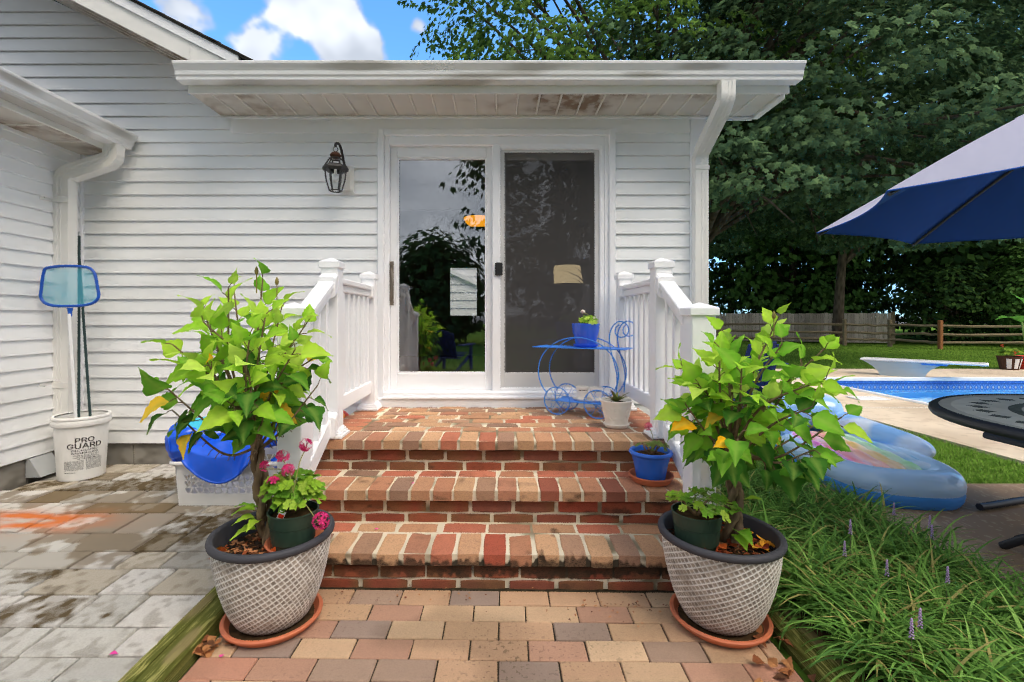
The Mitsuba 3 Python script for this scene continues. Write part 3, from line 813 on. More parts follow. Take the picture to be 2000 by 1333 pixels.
for k in range(6):
    cage.tube(P[:, k], .0050, 5, L)
for lv, rad in ((0, .005), (4, .0045)):
    cage.tube(P[lv], rad, 5, L, closed=True)
cage.lathe([(.060, .040), (.082, .042), (.088, .056), (.082, .072), (.066, .082)], 6, L @ rot([0, 0, 1], math.degrees(.25)))
for i in (0, 2, 3):
    for k in range(6):
        a, b, c, dd = P[i, k], P[i, (k + 1) % 6], P[i + 1, (k + 1) % 6], P[i + 1, k]
        glass.add(np.array([a, b, c, dd]), [[0, 1, 2, 3]], m=L @ sc(.985, .985, 1))
obj('frame', cage, 'm_black_metal', ln)
obj('pane', glass, 'm_lamp_glass', ln, label='clear bevelled glass panes')
obj('bulb', MB().lathe([(0, -.03), (.016, -.022), (.021, -.002), (.014, .02), (.009, .03), (.009, .055), (0, .055)], 16, L), 'm_white', ln, smooth=True)

# ------------------------------------------------------------------ bucket with pool poles
bk = thing('pool_bucket', 'white plastic chemical bucket holding pool poles in the corner', 'bucket')
BM = tr(-2.965, 3.44, .043) @ rot([0, 0, 1], -44)
obj('pail', MB().lathe([(0, .004), (.128, .004), (.130, 0), (.134, .006), (.152, .36), (.153, .375)], 48, BM).lathe([(.149, .43), (.147, .37), (.13, .01), (0, .01)], 48, BM), 'm_pail', bk, smooth=40)
obj('lid_ring', MB().lathe([(.148, .372), (.160, .372), (.168, .380), (.169, .405), (.163, .418), (.168, .424), (.168, .436), (.160, .444), (.148, .440)], 48, BM), 'm_pail', bk, smooth=50)


def wrap_text(txt, h, z, az, m, rad, bold=True, sx=1.0, dark=(28, 26, 26), parent=None, name='lettering', center=True):
    t = meshkit.text_mesh(txt, h, .0006, bold)
    v = np.array(t.vertices); f = np.array(t.faces)
    v[:, 0] *= sx
    if center: v[:, 0] -= (v[:, 0].min() + v[:, 0].max()) / 2
    R = rad(z + v[:, 1])
    a = az + v[:, 0] / R
    R2 = R + .0006 + v[:, 2]
    w = np.stack([R2 * np.cos(a), R2 * np.sin(a), z + v[:, 1]], 1)
    return xf(m, w), f


prad = lambda z: .134 + (.152 - .134) * (z - .006) / .354
tx = MB()
for txt, h, z, bold, sx in (('PRO', .031, .268, True, 1.3), ('GUARD', .033, .227, True, 1.25), ('DICHLORO', .0115, .207, True, 1.75), ('GRANULES', .0115, .188, True, 1.8)):
    tx.add(*wrap_text(txt, h, z, .02, BM, prad, bold, sx))
mat('m_print', S(40, 34, 34), .6, .3)
obj('lettering', tx, 'm_print', bk, label='dark printed lettering reading PRO GUARD DICHLORO GRANULES')
fine = MB()
rng = np.random.default_rng(3)


def fineprint(z, a0, a1, hgt):
    a = a0
    while a < a1:
        w = rng.uniform(.02, .06)
        b = min(a + w, a1)
        g = np.linspace(a, b, 4); R = prad(z) + .0012
        v = np.concatenate([np.stack([R * np.cos(g), R * np.sin(g), 0 * g + z], 1), np.stack([R * np.cos(g), R * np.sin(g), 0 * g + z + hgt], 1)])
        fine.add(v, [[i, i + 1, i + 5, i + 4] for i in range(3)], m=BM)
        a = b + .012


for z, a0, a1 in ((.176, -.42, .62), (.168, -.3, .5), (.160, -.44, .6), (.152, -.25, .45)): fineprint(z, a0, a1, .0035)
for i in range(9): fineprint(.138 - .0075 * i, -.80, -.02, .003)
for i in range(11): fineprint(.150 - .0075 * i, .06, .74, .003)
fineprint(.058, -.8, -.3, .004)
obj('fine_print', fine, 'm_print', bk, kind='stuff')
bot = np.array([-2.965, 3.44, .06])
mat('m_dark_green', S(36, 58, 58), .4, .45)
for (dx, dy, x1, y1, z1, lab) in ((-.05, .03, -3.200, 3.690, 1.80, 'thin dark green pole leaning from the bucket, the taller one'), (.045, .05, -3.176, 3.655, 1.72, 'thin dark green pole leaning from the bucket, crossing behind the skimmer net')):
    p0 = bot + [dx, dy, 0]
    obj('garden_pole', MB().tube([p0, (p0 + [x1, y1, z1]) / 2, [x1, y1, z1]], .0085, 8), 'm_dark_green', label=lab, cat='pole')
sk = thing('skimmer_net', 'blue leaf skimmer net on a white pole standing in the bucket', 'pool skimmer')
c0, c1 = bot + [.0, -.02, 0], np.array([-2.985, 3.36, 1.20])
obj('pole', MB().tube([c0, (c0 + c1) / 2, c1], .0095, 8), 'm_white', sk)
mat('m_net_blue', S(14, 78, 176), .35, .5)
U, W = unit(np.array([1.0, .12, .02])), unit(np.array([-.05, .06, 1.0]))
NC = np.array([-3.00, 3.385, 1.385])
loop = [(a * .97, b * .9) for a, b in [(-.155, .155), (-.08, .168), (0, .170), (.08, .165), (.135, .148), (.165, .10), (.182, 0), (.19, -.07), (.165, -.115), (.11, -.138), (.02, -.146), (-.1, -.142), (-.165, -.118), (-.192, -.07), (-.188, .0), (-.182, .07), (-.172, .125)]]
lp = np.array([NC + U * a + W * b for a, b in loop])
lp = np.vstack([smoothpath(np.vstack([lp[-1:], lp, lp[:2]]), 96)[5:-6]])
obj('frame', MB().tube(lp, .0095, 8, closed=True), 'm_net_blue', sk, smooth=50)
obj('socket', MB().tube([NC + W * -.145, NC + W * -.175, NC + W * -.205], [.018, .012, .012], 10), 'm_net_blue', sk, smooth=50)
scene['m_netting'] = {'type': 'mask', 'opacity': .46, 'bsdf': {'type': 'twosided', 'bsdf': {'type': 'diffuse', 'reflectance': rgb(S(92, 186, 214))}}}
pl = LineString([tuple(((p - NC) @ U, (p - NC) @ W)) for p in lp])
poly = Polygon(pl.coords)
grid = []
v2, f2 = trimesh.creation.triangulate_polygon(poly, engine='earcut')
obj('netting', (np.array([NC + U * a + W * b + np.array([0, .004, 0]) for a, b in v2]), np.array(f2)), 'm_netting', sk, label='pale blue see-through netting')

# ------------------------------------------------------------------ laundry basket with a rolled blue pool float
lb = thing('laundry_basket', 'white plastic laundry basket with triangular holes on the patio', 'laundry basket')
x0, x1, y0, y1, zb0, zh = -1.915, -1.30, 2.90, 3.30, .043, .262


def tri_hole(cx, cz, up):
    p = Polygon([(cx - .0180, cz - .0145 * up), (cx + .0180, cz - .0145 * up), (cx, cz + .0185 * up)])
    return p.buffer(-.004).buffer(.008, 8)


def basket_side(length):
    p = sbox(0, 0, length, zh)
    for rrow in range(3):
        n = int((length - .09) / .036)
        for i in range(n):
            p = p.difference(tri_hole(.062 + .036 * i, .092 + .040 * rrow, -1 if (i + rrow * 0) % 2 == 0 else 1))
    return p


LN = .10                                       # walls lean out towards the rim
mat('m_basket', S(224, 224, 222), .4, .4)
for (ln_, mm) in ((x1 - x0, frame([x0, y0, zb0], [1, 0, 0], [0, -LN, 1], [0, 1, 0])), (x1 - x0, frame([x0, y1, zb0], [1, 0, 0], [0, LN, 1], [0, -1, 0])),
                  (y1 - y0, frame([x0, y1, zb0], [0, -1, 0], [-LN, 0, 1], [1, 0, 0])), (y1 - y0, frame([x1, y0, zb0], [0, 1, 0], [LN, 0, 1], [-1, 0, 0]))):
    obj('side', extrude(basket_side(ln_), .004, mm), 'm_basket', lb)
obj('floor', MB().box(x0, x1, y0, y1, zb0, zb0 + .006), 'm_basket', lb)
e = zh * LN
rimp = []
for (cx, cy, a0) in ((x1 + e - .03, y1 + e - .03, 0), (x0 - e + .03, y1 + e - .03, 90), (x0 - e + .03, y0 - e + .03, 180), (x1 + e - .03, y0 - e + .03, 270)):
    for a in np.linspace(a0, a0 + 90, 5): rimp.append([cx + .042 * math.cos(math.radians(a)), cy + .042 * math.sin(math.radians(a)), zb0 + zh])
obj('rim', MB().tube(rimp, .013, 8, closed=True), 'm_basket', lb, smooth=50)

fl = thing('rolled_float', 'deflated royal blue pool float rolled up and draped over the laundry basket', 'pool float')
mat('m_vinyl_blue', S(20, 88, 218), .26, .5, clearcoat=.5, clearcoat_gloss=.85)
mat('m_vinyl_aqua', S(62, 186, 216), .28, .5)
a, b = np.array([-2.0, 2.915, .405]), np.array([-1.36, 3.14, .50])
ax = unit(b - a); s1 = unit(np.cross(ax, [0, 0, 1.0])); s2 = np.cross(s1, ax)
nu, nv = 40, 44
vv = []
for i in range(nu):
    t = i / (nu - 1)
    c = a + (b - a) * t
    for j in range(nv):
        ph = j / nv * 2 * PI
        r = .108 + .012 * math.sin(t * 9) + .006 * math.sin(3 * ph + t * 5) - .022 * max(0, 1 - abs(((ph - 1.1) % (2 * PI))) / .25)
        endr = math.sqrt(max(0, 1 - (1 - min(t / .09, 1)) ** 2)) * math.sqrt(max(0, 1 - (1 - min((1 - t) / .09, 1)) ** 2))
        vv.append(c + (s1 * math.cos(ph) + s2 * math.sin(ph)) * r * (endr * .88 + .12 * min(1, endr * 4)))
vv = np.array(vv)
vv = vv + ((vv - (a + np.outer((vv - a) @ ax, ax))) * (2.2 * (meshkit.fbm(vv * [6, 16, 16], 3, 2) - .5))[:, None] * .35)
i, j = np.meshgrid(np.arange(nu - 1), np.arange(nv), indexing='ij')
q = np.stack([i * nv + j, (i + 1) * nv + j, (i + 1) * nv + (j + 1) % nv, i * nv + (j + 1) % nv], -1).reshape(-1, 4)
obj('roll', MB().add(vv, q), 'm_vinyl_blue', fl, smooth=True)
# seams round the roll end and an aqua band
for t0, rr in ((.07, .115), (.13, .122)):
    g = np.linspace(0, 2 * PI, 40, endpoint=False); c = a + (b - a) * t0
    obj('seam', MB().tube([c + (s1 * math.cos(x) + s2 * math.sin(x)) * (rr + .008 * math.sin(3 * x)) for x in g], .004, 5, closed=True), 'm_vinyl_blue', fl, smooth=True)
g = np.linspace(.55, 1.5, 14); m = MB(); st = []
for t0 in (.14, .40):
    c = a + (b - a) * t0
    st.append([c + (s1 * math.cos(x) + s2 * math.sin(x)) * .128 for x in g])
m.add(np.array(st).reshape(-1, 3), [[k, k + 1, k + 15, k + 14] for k in range(13)])
obj('band', m, 'm_vinyl_aqua', fl, smooth=True)
# the sheet that hangs over the basket front
nu, nv = 46, 40; top = []
for i in range(nu):
    t = i / (nu - 1); x = -1.84 + .54 * t
    hang = .070 + .225 * math.sin(PI * min(1, max(0, (t * .98 + .08)))) ** 1.1 * (1 - .25 * t)
    for j in range(nv):
        u = j / (nv - 1)
        drop = hang * u
        yy = 2.965 - .138 * min(1, u * 2.2) ** .7 + .010 * math.sin(9 * t + 4 * u) * u - .024 * math.exp(-((t - .72) / .07) ** 2) * u + .018 * math.exp(-((t - .60) / .05) ** 2) * u
        zz = .455 + .045 * t - drop * (1 - .2 * (1 - u) ** 2) + .020 * math.sin(2.6 * PI * t) * u * (1 - u)
        top.append([x + .02 * math.sin(5 * u) * t, yy, zz])
top = np.array(top); top[:, 1] -= .05 * np.clip(meshkit.fbm(top * [9, 9, 5], 3, 6) - .45, 0, 1); bk_ = top + [0, .014, .004]
i, j = np.meshgrid(np.arange(nu - 1), np.arange(nv - 1), indexing='ij')
q = np.stack([i * nv + j, i * nv + j + 1, (i + 1) * nv + j + 1, (i + 1) * nv + j], -1).reshape(-1, 4)
hem = smoothpath(top.reshape(nu, nv, 3)[:, -1] + [0, .006, 0], 60)
obj('draped_sheet', MB().add(top, q).add(bk_, q[:, ::-1]).tube(hem, .009, 6), 'm_vinyl_blue', fl, smooth=True)
obj('tube', MB().tube(smoothpath([(-1.36, 3.16, .47), (-1.27, 3.02, .40), (-1.25, 2.93, .34), (-1.34, 2.9, .29)], 20), .04, 12), 'm_vinyl_blue', fl, smooth=True)

toy = thing('pool_toy', 'orange and red inflatable toy lying behind the left railing', 'inflatable toy')
mat('m_orange', S(240, 140, 30), .3, .5); mat('m_red', S(220, 60, 40), .3, .5)
g = np.linspace(0, 2 * PI, 28, endpoint=False)
obj('ring', MB().tube(np.stack([-1.125 + .03 * np.sin(g), 3.32 + .19 * np.cos(g), .288 + .19 * np.sin(g)], 1), .055, 14, closed=True), 'm_orange', toy, smooth=True)
for k in (0, 5, 10, 15, 20, 25):
    gg = np.linspace(k / 28 * 2 * PI, (k + 2) / 28 * 2 * PI, 6)
    obj('stripe', MB().tube(np.stack([-1.125 + .03 * np.sin(gg), 3.32 + .19 * np.cos(gg), .288 + .19 * np.sin(gg)], 1), .0565, 14), 'm_red', toy, smooth=True)

# ------------------------------------------------------------------ big woven planters


def planter(x, y, label, slabel, rz, soil_c, seed):
    t = thing('planter', label, 'planter')
    prof = np.array([(.100, .0), (.118, .006), (.134, .022), (.152, .055), (.170, .10), (.185, .15), (.197, .20), (.206, .255), (.211, .31), (.212, .327)])
    zz = np.linspace(.0, .327, 132); rr = np.interp(zz, prof[:, 1], prof[:, 0])
    n = 480
    th = np.arange(n) / n * 2 * PI
    Z, TH = np.meshgrid(zz, th, indexing='ij'); R = np.repeat(rr[:, None], n, 1)
    arc = np.cumsum(np.hypot(np.gradient(rr), np.gradient(zz))); arc = np.repeat(arc[:, None], n, 1)
    u = TH / (2 * PI) * 62; w = arc / .0165
    # slanting basket weave: two families of ridges, the flatter one in steps
    p = u + .5 * w; q = u * .5 - w * .75
    fp, fq = p - np.floor(p), q - np.floor(q)
    dp, dq = np.minimum(fp, 1 - fp), np.minimum(fq, 1 - fq)
    ridge = np.maximum(np.exp(-(dp / .11) ** 2), np.exp(-(dq / .14) ** 2))
    rg = np.random.default_rng(seed).random(4096)
    cell = rg[((np.floor(p).astype(int) * 37 + np.floor(q).astype(int) * 101) % 4096)]
    fade = np.clip((.322 - Z) / .01, 0, 1) * np.clip(Z / .02, 0, 1)
    R = R + fade * (.0022 * ridge + .0010 * (1 - (2 * fp - 1) ** 2) * (cell - .2))
    v = np.stack([R * np.cos(TH), R * np.sin(TH), Z], -1).reshape(-1, 3)
    wear = meshkit.fbm(v * 9, 3, seed)[:, None]
    base = S(142, 132, 122)[None] * (.72 + .55 * cell.reshape(-1, 1)) * (1 - .25 * np.clip((wear - .5) * 4, 0, 1))
    wipe = np.clip(.95 - 1.3 * np.clip(meshkit.fbm(v * 14 + 3, 3, seed + 5) - .52, 0, 1)[:, None] * 2, .3, 1) * np.clip(.45 + v[:, 2:3] / .09, .45, 1)
    col = base * (1 - ridge.reshape(-1, 1) * wipe) + S(230, 228, 224)[None] * ridge.reshape(-1, 1) * wipe
    mud = np.clip(1 - v[:, 2:3] / .10, 0, 1) * np.clip(meshkit.fbm(v * 30, 3, seed + 9)[:, None] * 1.8 - .4, 0, .7)
    col = col * (1 - mud) + S(104, 84, 64)[None] * mud
    i, j = np.meshgrid(np.arange(len(zz) - 1), np.arange(n), indexing='ij')
    qd = np.stack([i * n + j, i * n + (j + 1) % n, (i + 1) * n + (j + 1) % n, (i + 1) * n + j], -1).reshape(-1, 4)
    M = tr(x, y, .016) @ rot([0, 0, 1], rz)
    obj('body', MB().add(v, qd), 'm_vc', t, smooth=True, color=col, tw=M)
    obj('rim', MB().lathe([(.206, .318), (.216, .316), (.224, .321), (.227, .331), (.224, .341), (.215, .346), (.206, .344), (.201, .336), (.199, .31), (.196, .305), (.192, .27), (.185, .20), (.1, .19)], 64), 'm_rubber', t, smooth=50, tw=M)
    rng = np.random.default_rng(seed)
    m = MB(); m.lathe([(.193, .268), (.15, .274), (.08, .281), (0, .283)], 40)
    obj('soil', m, 'm_soil', t, smooth=True, tw=M)
    m = MB()
    for k in range(420):
        a, r0 = rng.uniform(0, 2 * PI), .18 * math.sqrt(rng.random())
        s = rng.uniform(.005, .016)
        o = np.array([r0 * math.cos(a), r0 * math.sin(a), .284 - .06 * r0 + rng.uniform(0, .008)])
        c = [S(58, 40, 30), S(92, 58, 38), S(140, 74, 46), S(176, 120, 84), S(40, 32, 28)][rng.integers(0, 5)]
        m.box(-s, s, -s * .45, s * .45, -.0015, .0015, color=c, m=tr(*o) @ rot([0, 0, 1], rng.uniform(0, 360)) @ rot([1, .3, 0], rng.normal(0, 28)))
    for k in range(soil_c):
        a, r0 = rng.uniform(0, 2 * PI), .17 * math.sqrt(rng.random())
        lv, lf = LEAF[rng.integers(0, 3)]
        m.add(lv * rng.uniform(.035, .06), lf, [S(150, 66, 34), S(186, 92, 44), S(120, 52, 34), S(214, 150, 50)][rng.integers(0, 4)], tr(r0 * math.cos(a), r0 * math.sin(a), .292 + rng.uniform(0, .012)) @ rot([0, 0, 1], rng.uniform(0, 360)) @ rot([1, 0, 0], rng.normal(0, 35)))
    obj('mulch', m, 'm_vc_matte', t, color=m.cols(), tw=M, kind='stuff')
    sd = thing('planter_saucer', slabel, 'saucer')
    SM = tr(x, y, .001) @ rot([0, 0, 1], rz)
    obj('dish', MB().lathe([(0, 0), (.150, 0), (.158, .004), (.172, .024), (.180, .026), (.182, .033), (.178, .038), (.168, .037), (.152, .012), (.0, .012)], 64), 'm_terracotta', sd, smooth=40, tw=SM)
    obj('dirt', MB().lathe([(.151, .0135), (.12, .0145), (0, .014)], 40), 'm_soil', sd, tw=SM)
    return t


# ------------------------------------------------------------------ leaves


def hib_leaf(seed, fold, curl, twist, lobes=0.0):
    """Ovate toothed leaf, 1 long, base at the origin, tip along +x, upper side +z."""
    rg = np.random.default_rng(seed)
    n = 11; t = np.linspace(0, 1, n)
    w = .40 * np.sin(PI * np.clip(t, 0, 1) ** .62) ** .9 * (1 - .25 * t) * (1 + lobes * np.exp(-((t - .42) / .09) ** 2))
    w[-1] = 0; w[0] = .02
    tooth = np.where(np.arange(n) % 2 == 1, 1.06, .90); w = w * np.where((t > .2) & (t < .97), tooth, 1)
    x = t; zc = -curl * t ** 2 + .06 * np.sin(PI * t)
    rows = []
    for s in (-1, -.5, 0, .5, 1):
        z = zc + abs(s) * w * fold + .018 * np.sin(t * 21 + s) * abs(s) + twist * s * t * .2
        rows.append(np.stack([x - (.05 * abs(s) if s else 0) * (t > .1), s * w * math.cos(math.atan(fold)), z], 1))
    v = np.vstack(rows); f = []
    for r in range(4):
        for i in range(n - 1):
            a, b, c, d = r * n + i, r * n + i + 1, (r + 1) * n + i + 1, (r + 1) * n + i
            f += [[a, b, c], [a, c, d]]
    return v, np.array(f)


LEAF = [hib_leaf(k, f, c, tw, lo) for k, (f, c, tw, lo) in enumerate([(.22, .16, .1, 0), (.42, .26, -.15, 0), (.12, .10, .2, .22), (.30, .36, -.1, .28)])]
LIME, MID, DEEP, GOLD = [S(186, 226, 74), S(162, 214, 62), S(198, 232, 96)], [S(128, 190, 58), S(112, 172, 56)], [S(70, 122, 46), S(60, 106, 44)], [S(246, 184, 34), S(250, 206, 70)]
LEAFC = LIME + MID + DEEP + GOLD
_lp = {}


def leaf_ply(k, c):
    if (k, c) not in _lp:
        v, f = LEAF[k]
        t = v[:, 0:1]; s = np.abs(v[:, 1:2]) / .40
        col = LEAFC[c][None] * (1.04 - .16 * s) * (1 + .10 * np.sin(t * 60 + s * 9))
        col = col * (1 - .25 * np.exp(-(s / .10) ** 2)) + np.exp(-(s / .10) ** 2) * .25 * S(196, 222, 110)
        _lp[k, c] = mikit.ply((v, f), 'm_leaf', True, None, np.clip(col, 0, 1))
    return _lp[k, c]


def leaf_matrix(o, d, up, L, w=1.0):
    d = unit(d); s = unit(np.cross(up, d)); n = np.cross(d, s)
    return frame(o, d * L, s * L * w, n * L)


def hibiscus(label, base, knee, top, C, R, seed, gold, nst, low):
    low_z, low_x = low
    rng = np.random.default_rng(seed)
    t = thing('hibiscus_tree', label, 'potted tree')
    base, knee, top, C, R = map(lambda q: np.array(q, float), (base, knee, top, C, R))
    # three stems braided into one trunk
    tk = MB(); mid = smoothpath([base, knee, top], 40)
    for k in range(3):
        ph = np.linspace(0, 2.6 * PI, 40) + k * 2 * PI / 3
        rad = np.linspace(.026, .012, 40)
        tk.tube(mid + np.stack([np.cos(ph) * rad, np.sin(ph) * rad, 0 * ph], 1), np.linspace(.0165, .011, 40) * (1 + .12 * np.sin(np.arange(40) * 1.7 + k)), 9)
    obj('trunk', tk, 'm_bark', t, smooth=True)
    br = MB(); n = 0
    dirs = []
    for k in range(nst):                                   # stem directions spread over the crown
        zf = 1 - 1.52 * (k + .5) / nst
        az = k * 2.399963 + rng.normal(0, .15)
        dirs.append(unit(np.array([math.cos(az) * math.sqrt(max(0, 1 - zf * zf)), math.sin(az) * math.sqrt(max(0, 1 - zf * zf)), zf])))
    for si, dv in enumerate(dirs):
        tip = C + dv * R * rng.uniform(.80, 1.0)
        s0 = top + (knee - top) * rng.uniform(-.05, .45)
        m1 = s0 + (tip - s0) * .45 + np.array([0, 0, .05 - .10 * (dv[2] < 0)]) + rng.normal(0, .02, 3)
        path = smoothpath([s0, m1, tip], 16)
        br.tube(path, np.linspace(.0062, .0024, 16), 6)
        nl = int(rng.integers(10, 13))
        for li in range(nl):
            u = .36 + .64 * li / (nl - 1)
            o = path[min(15, int(u * 15))]
            tang = unit(path[min(15, int(u * 15) + 1)] - path[max(0, int(u * 15) - 1)])
            az = li * 2.4 + si
            pa = unit(np.cross(tang, [.3, .2, 1])); pb = np.cross(tang, pa)
            side = pa * math.cos(az) + pb * math.sin(az)
            out = unit((o - C) / R)
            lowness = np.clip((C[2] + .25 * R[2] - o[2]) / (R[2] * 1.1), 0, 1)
            d = unit(side * 1.0 + out * .8 + tang * .5 + np.array([0, 0, .15 - .95 * lowness]) + rng.normal(0, .16, 3))
            size = rng.uniform(.068, .114) * (.74 if u > .95 else 1.0) * (1.08 if lowness > .4 else 1)
            pe = o + d * rng.uniform(.018, .038)
            br.tube([o, (o + pe) / 2 + [0, 0, .003], pe], .0017, 4)
            up = unit(np.array([0, -.42, .85]) + out * .6 + rng.normal(0, .28, 3))
            if pe[2] + d[2] * size < low_z - .06 or (pe[2] + min(0, d[2]) * size < low_z and pe[0] > low_x): continue
            r_ = rng.random()
            depth = np.linalg.norm((o - C) / R)
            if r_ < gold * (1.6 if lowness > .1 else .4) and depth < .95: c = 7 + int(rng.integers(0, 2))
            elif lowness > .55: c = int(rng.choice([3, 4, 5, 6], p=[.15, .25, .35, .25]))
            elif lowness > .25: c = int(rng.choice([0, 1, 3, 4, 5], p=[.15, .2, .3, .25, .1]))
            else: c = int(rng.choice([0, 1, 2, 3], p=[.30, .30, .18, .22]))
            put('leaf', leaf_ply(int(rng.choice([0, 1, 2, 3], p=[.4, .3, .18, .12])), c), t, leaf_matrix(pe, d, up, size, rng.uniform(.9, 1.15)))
            n += 1
    # a few shoots low on the trunk
    for k in range(6):
        o = mid[int(rng.uniform(2, 18))]; a = rng.uniform(0, 2 * PI)
        d = unit(np.array([math.cos(a), -abs(math.sin(a)), rng.uniform(-.2, .5)]))
        br.tube([o, o + d * .02, o + d * .045], .002, 4)
        put('leaf', leaf_ply(int(rng.integers(0, 3)), int(rng.choice([0, 1, 3]))), t, leaf_matrix(o + d * .04, d, [0, 0, 1], rng.uniform(.06, .095)))
    obj('branch', br, 'm_bark', t, smooth=True)
    return t, dirs


planter(-.866, 1.865, 'large round woven planter with black rim, on the left of the brick walk', 'terracotta coloured saucer under the left woven planter', 20, 6, 31)
planter(.862, 1.862, 'large round woven planter with black rim, on the right of the brick walk', 'terracotta coloured saucer under the right woven planter', 75, 60, 32)
hl, _ = hibiscus('lime green hibiscus standard with braided trunk in the left planter', (-.885, 1.885, .28), (-.925, 1.89, .52), (-.945, 1.88, .74), (-.972, 1.865, .985), (.285, .27, .36), 7, .012, 27, (.74, -.90))
hr, _ = hibiscus('lime and yellow hibiscus standard with braided trunk in the right planter', (.905, 1.865, .28), (.925, 1.87, .50), (.90, 1.86, .68), (1.005, 1.86, .865), (.315, .28, .31), 12, .032, 25, (.60, 9))
mat('m_bud', S(134, 120, 66), .5, .3)
for (hx, hz, root) in ((-.918, 1.34, hl), (-.840, 1.30, hl), (1.06, 1.17, hr)):
    obj('flower_bud', MB().lathe([(0, 0), (.005, .003), (.0075, .012), (.005, .025), (0, .034)], 10).tube([(0, 0, -.07), (0, 0, -.03), (0, 0, .002)], .002, 5), 'm_bud', root, smooth=True, tw=tr(hx, 1.84, hz))


# ------------------------------------------------------------------ geraniums and other small plants


def scallop(seed, lobes=7):
    n = lobes * 4; a = np.linspace(.25, 2 * PI - .25, n)
    r = 1 + .10 * np.cos(lobes * a) + .03 * np.cos(3 * lobes * a)
    v = [[0, 0, -.12]]
    for q, h in ((.55, -.02), (1.0, .10)):
        v += [[q * rr * math.cos(x), q * rr * math.sin(x), h + .10 * math.sin(lobes * x) * q] for x, rr in zip(a, r)]
    f = [[0, 1 + i, 2 + i] for i in range(n - 1)]
    for i in range(n - 1): f += [[1 + i, 1 + n + i, 2 + n + i], [1 + i, 2 + n + i, 2 + i]]
    return np.array(v), np.array(f)


SCV, SCF = scallop(1)


def floret(m, o, nrm, s, col, rng):
    nrm = unit(nrm); a = unit(np.cross(nrm, [.31, .2, .9])); b = np.cross(nrm, a)
    for k in range(5):
        g = k * 2 * PI / 5 + rng.uniform(-.1, .1)
        d = a * math.cos(g) + b * math.sin(g); w = np.cross(nrm, d)
        P = [o, o + d * s * .55 + w * s * .30 + nrm * s * .2, o + d * s + w * s * .26 + nrm * s * .15, o + d * s * 1.05 - w * s * .2 + nrm * s * .12, o + d * s * .55 - w * s * .30 + nrm * s * .2]
        m.add(np.array(P), [[0, 1, 2], [0, 2, 3], [0, 3, 4]], np.clip(col * rng.uniform(.8, 1.15), 0, 1))


def small_plant(name, label, cat, o, r, h, nleaf, lsize, cols, seed, woody=4, flowers=(), fcol=S(232, 70, 140), lean=(0, 0)):
    rng = np.random.default_rng(seed); o = np.array(o, float)
    t = thing(name, label, cat)
    st = MB(); lf = MB()
    tips = []
    for k in range(woody):
        a = k * 2.4 + rng.uniform(0, .6); e = o + [math.cos(a) * r * .55 + lean[0] * .5, math.sin(a) * r * .5 + lean[1] * .5, h * rng.uniform(.5, .75)]
        st.tube(smoothpath([o, o * .5 + e * .5 + rng.normal(0, .008, 3), e], 8), np.linspace(.0065, .0035, 8), 6, color=S(126, 100, 72)); tips.append(e)
    for k in range(nleaf):
        a = rng.uniform(0, 2 * PI); q = math.sqrt(rng.random())
        p = o + [r * q * math.cos(a) + lean[0] * q, r * q * math.sin(a) * .9 + lean[1] * q, h * (.35 + .65 * rng.random() * (1 - .35 * q * q))]
        e = tips[rng.integers(0, len(tips))]
        st.tube([e, (e + p) / 2 + [0, 0, .012], p], .0014, 4, color=S(128, 158, 70))
        up = unit(np.array([math.cos(a) * q * .7, math.sin(a) * q * .7 - .25, .9]) + rng.normal(0, .25, 3))
        d = unit(np.cross(up, [math.sin(a), -math.cos(a), .1])); s2 = np.cross(up, d)
        s = lsize * rng.uniform(.6, 1.15)
        lf.add(SCV, SCF, cols[rng.integers(0, len(cols))] * rng.uniform(.85, 1.12), frame(p, d * s, s2 * s, up * s))
    obj('foliage', lf, 'm_leaf', t, color=np.clip(lf.cols(), 0, 1))
    for (fx, fy, fz, fr, nf) in flowers:
        m = MB(); fo = o + [fx, fy, fz]; e = tips[rng.integers(0, len(tips))]
        st.tube(smoothpath([e, (e + fo) / 2 + [0, 0, .02], fo - [0, 0, fr * .6]], 10), .0019, 5, color=S(150, 150, 84))
        for k in range(nf):
            dv = unit(rng.normal(0, 1, 3) + [0, -.3, .5])
            st.tube([fo - [0, 0, fr * .6], fo + dv * fr * .4, fo + dv * fr * .8], .0010, 4, color=S(190, 90, 110))
            floret(m, fo + dv * fr * .8, dv, .0135, fcol, rng)
        obj('flower_head', m, 'm_leaf', t, color=m.cols())
    obj('stem', st, 'm_vc', t, smooth=True, color=st.cols())
    return t


def round_pot(name, label, cat, x, y, z, prof, matn, soil_r, soil_z, n=44, smooth=35, parent=None):
    t = thing(name, label, cat)
    obj('wall', MB().lathe(prof, n), matn, t, smooth=smooth, tw=tr(x, y, z))
    obj('soil', MB().lathe([(soil_r, soil_z), (soil_r * .5, soil_z + .006), (0, soil_z + .007)], 24), 'm_soil', t, tw=tr(x, y, z))
    return t


NUR = [(0, .0), (.068, 0), (.072, .004), (.082, .088), (.085, .090), (.090, .135), (.093, .137), (.093, .141), (.088, .141), (.078, .03), (0, .02)]
LG = [S(150, 190, 62), S(122, 172, 60), S(170, 200, 80), S(104, 150, 52)]
